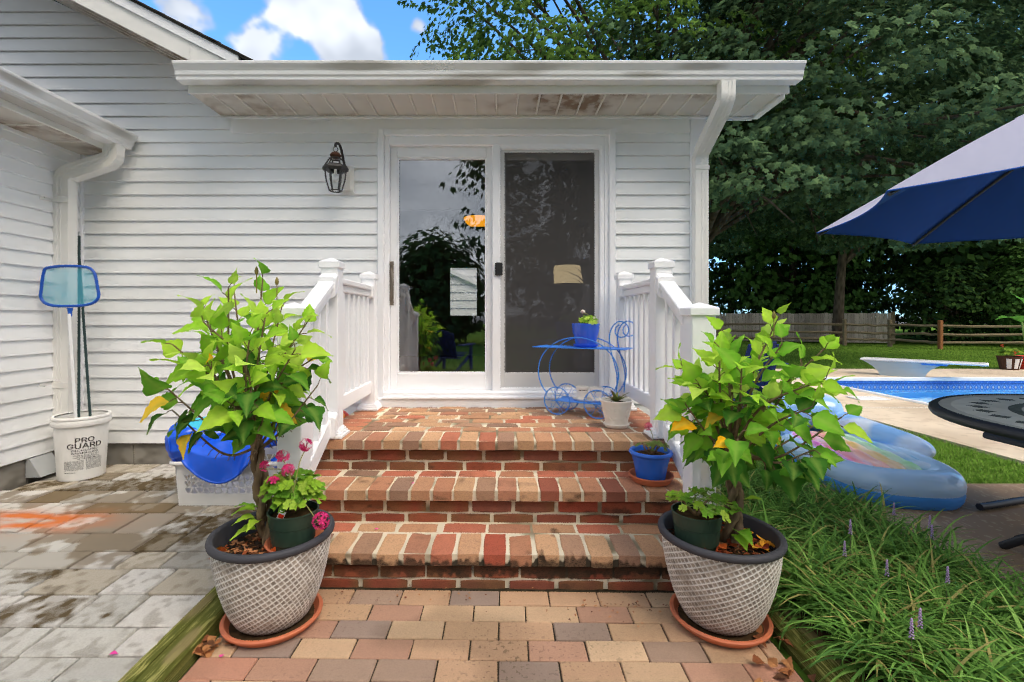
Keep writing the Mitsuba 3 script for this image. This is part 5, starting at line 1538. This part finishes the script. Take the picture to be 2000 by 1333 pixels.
o_, i_ = canopy(.30, 1.0, 0, .004)
cn = obj('canopy', o_, 'm_canvas_top', um, smooth=25, label='sun faded pale outer side of the canopy')
obj('lining', i_, 'm_canvas_navy', cn, smooth=25, label='navy underside of the canopy')
o_, i_ = canopy(0.0, .40, .035, .004)
vt = obj('vent', o_, 'm_canvas_top', um, smooth=25)
obj('lining', i_, 'm_canvas_navy', vt, smooth=25)
hm = MB()
for k in range(8):
    a, b = tips[k], tips[(k + 1) % 8]; s = np.linspace(0, 1, 21)[:, None]
    e = a * (1 - s) + b * s
    sag = 4 * s * (1 - s)
    p = e + (np.array([UX, UY, 0]) - e * [1, 1, 0]) * .055 * sag
    hm.tube(p, .004, 5)
obj('hem', hm, 'm_canvas_navy', um)
for k in range(8):
    pa = [apex + (tips[k] - apex) * t + np.array([0, 0, .045 * math.sin(PI * t) - .018]) for t in np.linspace(.04, .995, 12)]
    obj('rib', MB().tube(pa, .008, 6), 'm_charcoal', um)
    q_ = tips[k] * .52 + apex * .48 + np.array([0, 0, .025]); obj('strut', MB().tube([q_, (q_ + [UX, UY, 1.72]) / 2, [UX, UY, 1.72]], .007, 6), 'm_charcoal', um)
obj('pole', MB().tube([(UX, UY, 0.03), (UX, UY, 1.2), (UX, UY, 2.36)], .019, 12), 'm_charcoal', um, smooth=50)
obj('base', MB().lathe([(0, 0), (.25, 0), (.25, .03), (.20, .06), (.05, .09), (.03, .25), (0, .25)], 32), 'm_charcoal', um, smooth=30, tw=tr(UX, UY, .001))
# sled based chair at the right edge
ch = thing('patio_chair', 'black sled based patio chair at the right edge near the table', 'chair')
for (ox, oy) in ((0, 0), (-.23, -.43)):
    p = smoothpath([(2.94 + ox, 2.93 + oy, .022), (3.25 + ox, 3.02 + oy, .022), (3.55 + ox, 3.12 + oy, .03), (3.62 + ox, 3.14 + oy, .2), (3.50 + ox, 3.1 + oy, .42)], 24)
    obj('runner', MB().tube(p, .021, 8), 'm_charcoal', ch, smooth=50)
obj('seat', MB().box(3.12, 3.62, 2.66, 3.10, .40, .44, .01), 'm_charcoal', ch)
obj('backrest', MB().box(3.60, 3.64, 2.66, 3.10, .441, .95, .01), 'm_charcoal', ch)

# navy adirondack style chair on the lawn
mat('m_navy', S(24, 42, 112), .5, .35)


def adirondack(x, y, rz, label):
    a = thing('adirondack_chair', label, 'chair')
    M = tr(x, y, -.02) @ rot([0, 0, 1], rz)
    for k in range(5):
        h = .98 - .035 * abs(k - 2)
        obj('back_slat', MB().box(-.25 + .1 * k + .004, -.15 + .1 * k - .004, -.01, .01, 0, h - .32, .003), 'm_navy', a, tw=M @ tr(0, .25, .30) @ rot([1, 0, 0], -22))
    for k in range(5):
        obj('seat_slat', MB().box(-.26, .26, -.30 + .105 * k, -.205 + .105 * k, .37 - .025 * k, .388 - .025 * k, .003), 'm_navy', a, tw=M)
    for s in (-1, 1):
        obj('arm', MB().box(s * .36 - .07, s * .36 + .07, -.36, .36, .57, .59, .004), 'm_navy', a, tw=M)
        obj('leg', MB().box(s * .34 - .02, s * .34 + .02, -.33, -.23, 0, .569, .003), 'm_navy', a, tw=M)
        obj('side_rail', MB().add(np.array([[s * .30 + e * .012, yy, zz] for e in (-1, 1) for yy, zz in ((-.30, .27), (-.30, .365), (.55, 0), (.44, .0))]), [[0, 1, 2, 3], [7, 6, 5, 4], [0, 4, 5, 1], [1, 5, 6, 2], [2, 6, 7, 3], [3, 7, 4, 0]]), 'm_navy', a, tw=M)
    return a


adirondack(3.35, 6.6, 190, 'navy slatted lawn chair seen behind the right hibiscus')

# ------------------------------------------------------------------ inflatable lounger
fo = thing('pool_lounger', 'translucent blue inflatable lounger with rainbow stripes lying by the border grass', 'pool float')
ax0, ax1 = np.array([2.62, 3.02]), np.array([2.86, 4.5])
ua = unit(ax1 - ax0); va = np.array([ua[1], -ua[0]]); La = float(np.linalg.norm(ax1 - ax0))
FM = frame([ax0[0], ax0[1], 0.0], [ua[0], ua[1], 0], [va[0], va[1], 0], [0, 0, 1])   # x = towards the head, y = right
scene['m_float_blue'] = {'type': 'blendbsdf', 'weight': .14, 'b0': {'type': 'twosided', 'bsdf': pr(S(182, 216, 247), .12, .5, clearcoat=.7, clearcoat_gloss=.95)}, 'b1': {'type': 'thindielectric', 'int_ior': 1.45}}
mat('m_float_base', S(64, 140, 222), .2, .5, clearcoat=.6, clearcoat_gloss=.9)


def lumpy(nu, nv, fn):
    v = np.array([[fn(i / (nu - 1), j / nv * 2 * PI) for j in range(nv)] for i in range(nu)]).reshape(-1, 3)
    i, j = np.meshgrid(np.arange(nu - 1), np.arange(nv), indexing='ij')
    q = np.stack([i * nv + j, i * nv + (j + 1) % nv, (i + 1) * nv + (j + 1) % nv, (i + 1) * nv + j], -1).reshape(-1, 4)
    return MB().add(v, q)


# outer ring: a stadium shaped tube, fatter at the foot
g = np.linspace(0, 2 * PI, 72, endpoint=False)
ex = .62; hl_, hw_ = La / 2 + .0, .33
ring = np.stack([La / 2 + np.sign(np.cos(g)) * np.abs(np.cos(g)) ** ex * hl_ * 1.0, np.sign(np.sin(g)) * np.abs(np.sin(g)) ** ex * hw_, .115 + 0 * g], 1)
obj('ring', MB().tube(ring, .080 + .022 * np.clip(np.cos(g + PI), 0, 1), 22, closed=True), 'm_float_blue', fo, smooth=True, tw=FM)
obj('ring_base', MB().tube(ring * [1, 1, 0] + [0, 0, .060], .076 + .022 * np.clip(np.cos(g + PI), 0, 1), 18, closed=True), 'm_float_base', fo, smooth=True, tw=FM)
STR = [S(226, 108, 200), S(246, 120, 140), S(248, 150, 104), S(238, 196, 96), S(120, 208, 116), S(76, 170, 214)]
for k, c in enumerate(STR):
    yy = -.235 + .094 * k
    def seg(t, ph, yy=yy): 
        r = .052 * math.sqrt(max(1e-6, 1 - (2 * t - 1) ** 8))
        return [.16 + (La - .42) * t, yy + r * math.cos(ph), +.150 + .9 * r * math.sin(ph) * (1 + .12 * math.sin(26 * t))]
    m = lumpy(40, 14, seg); vv_, ff_ = m.mesh()
    wh = np.clip(meshkit.fbm(vv_ * [5, 30, 20], 3, k) * 1.5 - .35, 0, .65)[:, None]
    obj('stripe', m, 'm_vc_gloss', fo, smooth=True, color=c[None] * (1 - wh) + S(236, 232, 240)[None] * wh, tw=FM)
mat('m_pillow', proc(lambda p, n, uv: mix(S(138, 186, 240), S(216, 228, 244), smoothstep(.45, .7, noise(p.x * 5.5, p.y * 5.5, p.z * 8.0)))), .12, .5, clearcoat=.8, clearcoat_gloss=.95)
# dolphin-nosed pillow: back bolster and two arms
obj('head_pillow', lumpy(40, 24, lambda t, ph: [La - .05 + .17 * math.cos(ph) * (1 - (2 * t - 1) ** 6) ** .5, (t - .5) * .60, .30 + .17 * math.sin(ph) * (1 - (2 * t - 1) ** 6) ** .5]), 'm_pillow', fo, smooth=True, tw=FM)


def armpart(y0, y1, x0, x1, r, z0, z1):
    def fn(t, ph):
        e = max(0, 1 - (2 * t - 1) ** 6) ** .5
        return [x0 + (x1 - x0) * t, y0 + (y1 - y0) * t + r * 1.5 * e * math.cos(ph) * (1 - .35 * t), z0 + (z1 - z0) * t + r * e * math.sin(ph)]
    return lumpy(40, 22, fn)


obj('arm', armpart(.20, .46, La - .06, .55, .085, .27, .19), 'm_pillow', fo, smooth=True, tw=FM)
obj('arm', armpart(-.20, -.36, La - .06, .98, .075, .26, .20), 'm_pillow', fo, smooth=True, tw=FM)
gg = np.linspace(0, 2 * PI, 20, endpoint=False)
obj('cup_holder', MB().tube(np.stack([.60 + .055 * np.cos(gg), -.20 + .045 * np.sin(gg), .158 + 0 * gg], 1), .010, 8, closed=True), 'm_white', fo, smooth=True, tw=FM)

# ------------------------------------------------------------------ grass
rng = np.random.default_rng(17)
n = 26000
P = np.stack([rng.uniform(1.9, 4.27, n), rng.uniform(3.44, 6.6, n), np.full(n, -.03)], 1)
v, f, c = blades(P, 3, (.035, .07), (.0016, .0032), (.1, .8), [S(110, 150, 54), S(132, 172, 70), S(92, 132, 46), S(150, 184, 88)], 2)
obj('turf_grass', (v, f), 'm_grass', color=np.clip(c, 0, 1), label='short bright green turf between the lounger and the pool deck', cat='grass', kind='stuff')
n = 60000
yy = 10.95 + 13 * rng.random(n) ** 1.3
P = np.stack([rng.uniform(2, 26, n), yy, np.full(n, -.03)], 1)
v, f, c = blades(P, 6, (.05, .09), (.004, .008), (.1, .9), [S(108, 146, 54), S(128, 164, 66), S(90, 124, 46)], 1)
obj('lawn_grass', (v, f), 'm_grass', color=np.clip(c, 0, 1), label='mown grass of the back lawn before the fence', cat='grass', kind='stuff')

# ------------------------------------------------------------------ trees
MAPLE = None


def maple_leaf():
    pts = [(0, 0), (.10, .22), (-.02, .50), (.30, .34), (.46, .56), (.60, .26), (1.0, 0), (.60, -.26), (.46, -.56), (.30, -.34), (-.02, -.50), (.10, -.22)]
    v = np.array([[x, y, -.25 * abs(y) - .18 * x * x] for x, y in pts] + [[.33, 0, .02]])
    return v, np.array([[12, i, (i + 1) % 12] for i in range(12)])


def kite_leaf():
    v = np.array([[0, 0, 0], [.42, .34, -.06], [1, 0, -.16], [.42, -.34, -.06]])
    return v, np.array([[0, 2, 1], [0, 3, 2]])


def scatter(tmpl, o, nrm, tip, size, col):
    """Copies of a leaf at o, its upper side along nrm, its tip towards tip."""
    tv, tf = tmpl; n = len(o)
    nrm = unit(nrm); s = unit(np.cross(nrm, tip)); d = np.cross(s, nrm)
    B = np.stack([d, s, nrm], 2) * size[:, None, None]
    v = np.einsum('nij,kj->nki', B, tv) + o[:, None]
    f = (np.arange(n) * len(tv))[:, None, None] + tf[None]
    return v.reshape(-1, 3), f.reshape(-1, 3), np.repeat(col, len(tv), 0)


def tree(name, label, cat, base, top, C, R, nspray, per, spray, leaf, tmpl, cols, seed, limbs=24, trunk_r=.2, keep=None, inner=.25, zmin=.3, group=None, flat=.32, zlo=-1.0):
    rng = np.random.default_rng(seed); C, R, base, top = (np.array(q, float) for q in (C, R, base, top))
    t = thing(name, label, cat, group)
    d = unit(rng.normal(0, 1, (nspray * 3, 3))); d = d[d[:, 2] > zlo][:nspray]
    rad = (inner + (1 - inner) * rng.random(len(d))) ** (1 / 2.2) * rng.uniform(.86, 1.08, len(d))
    ctr = C + d * R * rad[:, None]
    ctr[:, 2] = np.maximum(ctr[:, 2], zmin)
    if keep is not None: ok = keep(ctr); ctr, d = ctr[ok], d[ok]
    n = len(ctr)
    sr = spray * rng.uniform(.6, 1.25, n)
    o = np.repeat(ctr, per, 0); dd = np.repeat(d, per, 0); r = np.repeat(sr, per)[:, None]
    q = rng.normal(0, 1, (n * per, 3)); q /= np.maximum(np.linalg.norm(q, axis=1, keepdims=True), .6)
    off = q * r * [1, 1, flat]
    o2 = o + off
    o2[:, 2] -= .30 * (off[:, 0] ** 2 + off[:, 1] ** 2) / r[:, 0]       # sprays droop at their rims
    if keep is not None: ok = keep(o2); o2, dd, off = o2[ok], dd[ok], off[ok]
    ok = o2[:, 2] > .1; o2, dd, off = o2[ok], dd[ok], off[ok]
    m = len(o2)
    nrm = np.array([0, 0, .70]) + dd * .75 + unit(off) * .35 + rng.normal(0, .36, (m, 3))
    tip = unit(off) * [1, 1, .2] + np.array([0, 0, -.55]) + rng.normal(0, .4, (m, 3))
    col = np.array(cols)[rng.integers(0, len(cols), m)] * rng.uniform(.7, 1.25, (m, 1))
    v, f, c = scatter(tmpl, o2, nrm, tip, leaf * rng.uniform(.65, 1.2, m), col)
    obj('crown', (v, f), 'm_tree_leaf', t, color=np.clip(c, 0, 1))
    br = MB()
    br.tube(smoothpath([base, base * .6 + top * .4 + rng.normal(0, .08, 3) * trunk_r, top], 14), np.linspace(trunk_r * 1.15, trunk_r * .55, 14), 12)
    pick = rng.choice(n, min(limbs, n), replace=False)
    for k in pick:
        e = ctr[k]; s = base + (top - base) * rng.uniform(.45, 1.0)
        mid = s * .5 + e * .5 + np.array([0, 0, .12 * np.linalg.norm(e - s)]) + rng.normal(0, .12, 3) * np.linalg.norm(R) * .1
        r0 = trunk_r * rng.uniform(.22, .42)
        pth = smoothpath([s, mid, e], 14)
        br.tube(pth, np.linspace(r0, r0 * .16, 14), 7)
        for kk in range(3):
            p_ = pth[int(rng.uniform(4, 12))]; e2 = p_ + unit(e - s + rng.normal(0, .7, 3) * np.linalg.norm(e - s)) * rng.uniform(.8, 1.8)
            br.tube([p_, (p_ + e2) / 2 + [0, 0, .05], e2], [r0 * .3, r0 * .2, r0 * .06], 5)
    obj('trunk', br, 'm_tree_bark', t, smooth=60)
    return t


ML, KL = maple_leaf(), kite_leaf()
G1 = [S(66, 92, 52), S(78, 108, 60), S(56, 82, 50), S(92, 122, 66)]
G2 = [S(58, 84, 46), S(72, 100, 50), S(48, 74, 44)]
G3 = [S(84, 122, 60), S(104, 142, 74), S(72, 108, 56)]
house_clear = lambda p: ~((p[:, 0] < 2.6) & (p[:, 1] < 9.5) & (p[:, 2] < 4.9)) & ~((p[:, 0] < -3.6) & (p[:, 1] < 13))
# the big maple whose boughs hang over the pool lawn
G1 = [S(80, 104, 74), S(94, 118, 82), S(66, 90, 64), S(110, 136, 92), S(86, 110, 76)]
tree('maple_tree', 'big maple whose lit boughs hang over the right side of the lawn', 'tree', (5.5, 14.4, 0), (6.4, 14.0, 6.2), (9.0, 13.2, 7.2), (6.6, 4.4, 5.4), 190, 230, 1.25, .165, ML, G1, 101, 40, .32,
     keep=lambda p: house_clear(p) & ((p[:, 2] > 2.2) | (p[:, 1] > 13)), zlo=-.75, flat=.20, inner=.35)
tree('maple_tree', 'maple behind the porch roof with bare spreading limbs showing against the sky', 'tree', (4.9, 14.6, 0), (4.9, 14.6, 6.2), (3.6, 14.2, 9.2), (6.2, 4.4, 5.0), 200, 120, .95, .15, ML, [S(96, 126, 58), S(116, 150, 66), S(76, 104, 54)], 102, 46, .30,
     keep=lambda p: house_clear(p) & (p[:, 2] > 4.3), inner=.5, flat=.24)
tree('maple_tree', 'tall full maple standing behind the lit boughs on the right', 'tree', (14.7, 20.8, 0), (15, 20.5, 7), (15.5, 20.5, 9.5), (8.5, 4.2, 7.2), 210, 120, 1.5, .24, ML, [S(66, 90, 58), S(80, 106, 66), S(56, 80, 52)], 103, 30, .20, zlo=-.8, flat=.26, inner=.4)
far = [(7.5, 27, 12, 4.2, 4.4, 0), (12, 30, 13, 4.8, 5.2, 1), (15.6, 25.5, 10.5, 3.8, 4.8, 2), (19.5, 28, 13, 4.6, 5.4, 1), (21.5, 22.5, 10.5, 3.6, 4.8, 0), (25.5, 24, 12.5, 4.4, 5.6, 1), (29, 21, 12, 4.2, 5.4, 2), (30, 29, 14, 5.2, 6.2, 1), (34, 25, 13, 4.8, 6, 0), (3.0, 30, 13, 4.6, 5, 1), (16.5, 34, 15, 5.5, 6.6, 0), (24, 34, 15, 5.5, 6.6, 1), (9, 37, 16, 5.5, 6.6, 0), (34, 35, 16, 6, 7, 1), (40, 30, 15, 6, 7, 0)]
WL = ['dark woodland tree beyond the stockade fence, just right of the house corner', 'tall woodland tree behind the middle of the stockade fence', 'paler woodland tree above the right end of the stockade fence',
      'tall woodland tree behind the redder fence post', 'dark woodland tree close behind the rail fence, above the diving board', 'tall woodland tree right of the redder fence post, under the umbrella edge',
      'paler woodland tree at the right edge of the picture', 'tallest woodland tree at the far right, behind the paler one', 'dark woodland tree at the far right behind the umbrella', 'tall tree far behind the house roof', 'dark tree deep in the woods behind the stockade fence end',
      'tall tree deep in the woods behind the rail fence', 'dark tree deep in the woods near the house corner', 'tall tree deep in the woods on the far right', 'dark tree deep in the woods at the outermost right']
for k, (x, y, h, r, rz_, kd) in enumerate(far):
    tree('woodland_tree', WL[k], 'tree', (x, y, 0), (x + .2, y, h * .6), (x, y, h * .52), (r, r * .8, h * .52), 170 if y < 33 else 120, 46, 1.25, .36, KL, (G2, G2, G3)[kd], 200 + k, 12, .22, zmin=.5, group='trees of the woods beyond the fence')
SL = ['dark shrub rising behind the middle of the stockade fence', 'paler shrub behind the right end of the stockade fence', 'dark shrub behind the rail fence beside the redder post', 'pale shrub behind the rail fence, right of the redder post',
      'dark shrub behind the rail fence beyond the diving board', 'dark shrub behind the rail fence at the right edge', 'pale shrub behind the left part of the stockade fence']
for k, (x, y, h, r) in enumerate([(14.2, 25.6, 3.6, 1.7), (17.4, 24.0, 4.6, 1.9), (19.2, 20.6, 3.9, 1.8), (21.6, 19.0, 4.4, 2.0), (24.4, 18.6, 3.8, 1.9), (27, 18.2, 4.2, 2.0), (11.6, 27.4, 3.4, 1.6)]):
    tree('understory_shrub', SL[k], 'shrub', (x, y, 0), (x, y, h * .5), (x, y, h * .55), (r, r * .8, h * .5), 60, 60, .62, .20, KL, G3 if k in (1, 3, 6) else G2, 300 + k, 8, .05, zmin=.3, group='shrubs at the edge of the woods')

# what stands behind the photographer, seen in the door glass
for k, (x, y, h, r, rr_) in enumerate([(2.6, -12.5, 13.5, 3.9, 0), (6.8, -13.5, 14, 4.2, 0), (-2.6, -14, 4.9, 1.9, 0), (11, -12, 13, 4.2, 0), (-7.5, -17, 5.0, 3.0, 0)]):
    tree('garden_tree', ['tall evergreen looking tree behind the photographer, mirrored in the door', 'second tall tree behind the photographer', 'low tree behind the photographer, on the left in the door mirror image', 'third tall tree behind the photographer, to the right', 'far low tree behind the photographer'][k], 'tree', (x, y, 0), (x, y, h * .7), (x, y, h * .52), (r, r * .8, h * .52), 150, 44, 1.0, .34, KL, G2, 400 + k, 12, .2, zmin=.4)
adirondack(-1.0, -3.2, 20, 'navy slatted chair behind the photographer, mirrored in the door')
tree('garden_shrub', 'bright green shrub behind the photographer, mirrored in the door', 'shrub', (-1.75, -2.6, 0), (-1.75, -2.6, .5), (-1.75, -2.6, .65), (.5, .5, .65), 40, 40, .25, .09, KL, G3, 450, 6, .03)

# ------------------------------------------------------------------ inside the room
cl = thing('ceiling_lamp', 'glowing amber glass ceiling lamp inside the room', 'ceiling lamp')
scene['m_amber'] = {'type': 'twosided', 'bsdf': pr(S(240, 170, 60), .4, .4)}
d = mikit.ply(MB().lathe([(0, -.004), (.10, 0), (.14, .03), (.165, .085), (.16, .09)], 28).mesh(), 'm_amber', 40, emitter={'type': 'area', 'radiance': rgb(np.array([.135, .052, .002]))})
put('shade', d, cl, tr(-.22, 5.6, 2.24))
obj('mount', MB().lathe([(.006, .71), (.006, .12), (.02, .10), (0, .09)], 12), 'm_bronze', cl, tw=tr(-.22, 5.6, 2.24))
tl = thing('table_lamp', 'lit table lamp with cream shade inside the room', 'table lamp')
scene['m_shade'] = {'type': 'twosided', 'bsdf': pr(S(236, 214, 170), .8, .1)}
d = mikit.ply(MB().lathe([(.185, -.10), (.15, .11)], 28).mesh(), 'm_shade', 40, emitter={'type': 'area', 'radiance': rgb(np.array([.085, .066, .036]))})
put('shade', d, tl, tr(.82, 5.6, 1.66))
obj('base', MB().lathe([(0, -.75), (.09, -.75), (.10, -.6), (.05, -.45), (.02, -.3), (.02, 0), (0, 0)], 20), 'm_bronze', tl, smooth=40, tw=tr(.82, 5.6, 1.66))
st_ = thing('side_table', 'dark side table under the lit lamp inside the room', 'side table')
obj('top', MB().box(.55, 1.1, 5.35, 5.85, .88, .909, .004), 'm_room_floor', st_)
for (x, y) in ((.58, 5.38), (1.07, 5.38), (.58, 5.82), (1.07, 5.82)):
    obj('leg', MB().box(x - .02, x + .02, y - .02, y + .02, .531, .879), 'm_room_floor', st_)
so = thing('sofa', 'dark sofa seen from behind through the screen door', 'sofa')
mat('m_sofa', S(46, 40, 42), .85, .1)
obj('back', MB().box(-.05, .60, 5.0, 5.2, .62, 1.68, .05), 'm_sofa', so)
obj('seat', MB().box(-.05, .60, 5.205, 5.9, .56, .95, .05), 'm_sofa', so)
obj('arm', MB().box(-.13, -.055, 5.0, 5.9, .56, 1.15, .03).box(.605, .68, 5.0, 5.9, .56, 1.15, .03), 'm_sofa', so)
# neighbouring wing seen through the far window
nb = thing('rear_wing', 'white sided house wing seen through the far window of the room', 'house')
w_ = obj('wall', MB().box(-4, 3, 12.2, 12.3, .2, 4.2), 'm_vinyl', nb)
m = MB()
for k in range(18): m.box(-4, 3, 12.13, 12.1995, .2 + k * .2, .2 + k * .2 + .165)
obj('siding', m, 'm_vinyl', nb)
obj('rake', MB().add(*raked(-4, 3.6, 2.0, .8, 12.05, 12.16, .12)), 'm_white', nb)

pm_ = thing('indoor_palm', 'dark potted palm inside the room beside the lit table lamp', 'house plant')
P = np.tile([1.10, 5.25, 1.25], (46, 1)) + np.random.default_rng(4).normal(0, .02, (46, 3))
v, f, c = blades(P, 9, (.35, .75), (.012, .022), (.1, .9), [S(50, 78, 44), S(62, 92, 52)], 5)
obj('frond', (v, f), 'm_leaf', pm_, color=c, kind='stuff')
obj('pot', MB().lathe([(0, .532), (.12, .532), (.16, .85), (.165, .87), (.14, .84), (0, .83)], 24).tube([(0, 0, .83), (.01, 0, 1.05), (0, 0, 1.27)], .025, 8), 'm_rust', pm_, tw=tr(1.10, 5.25, 0))
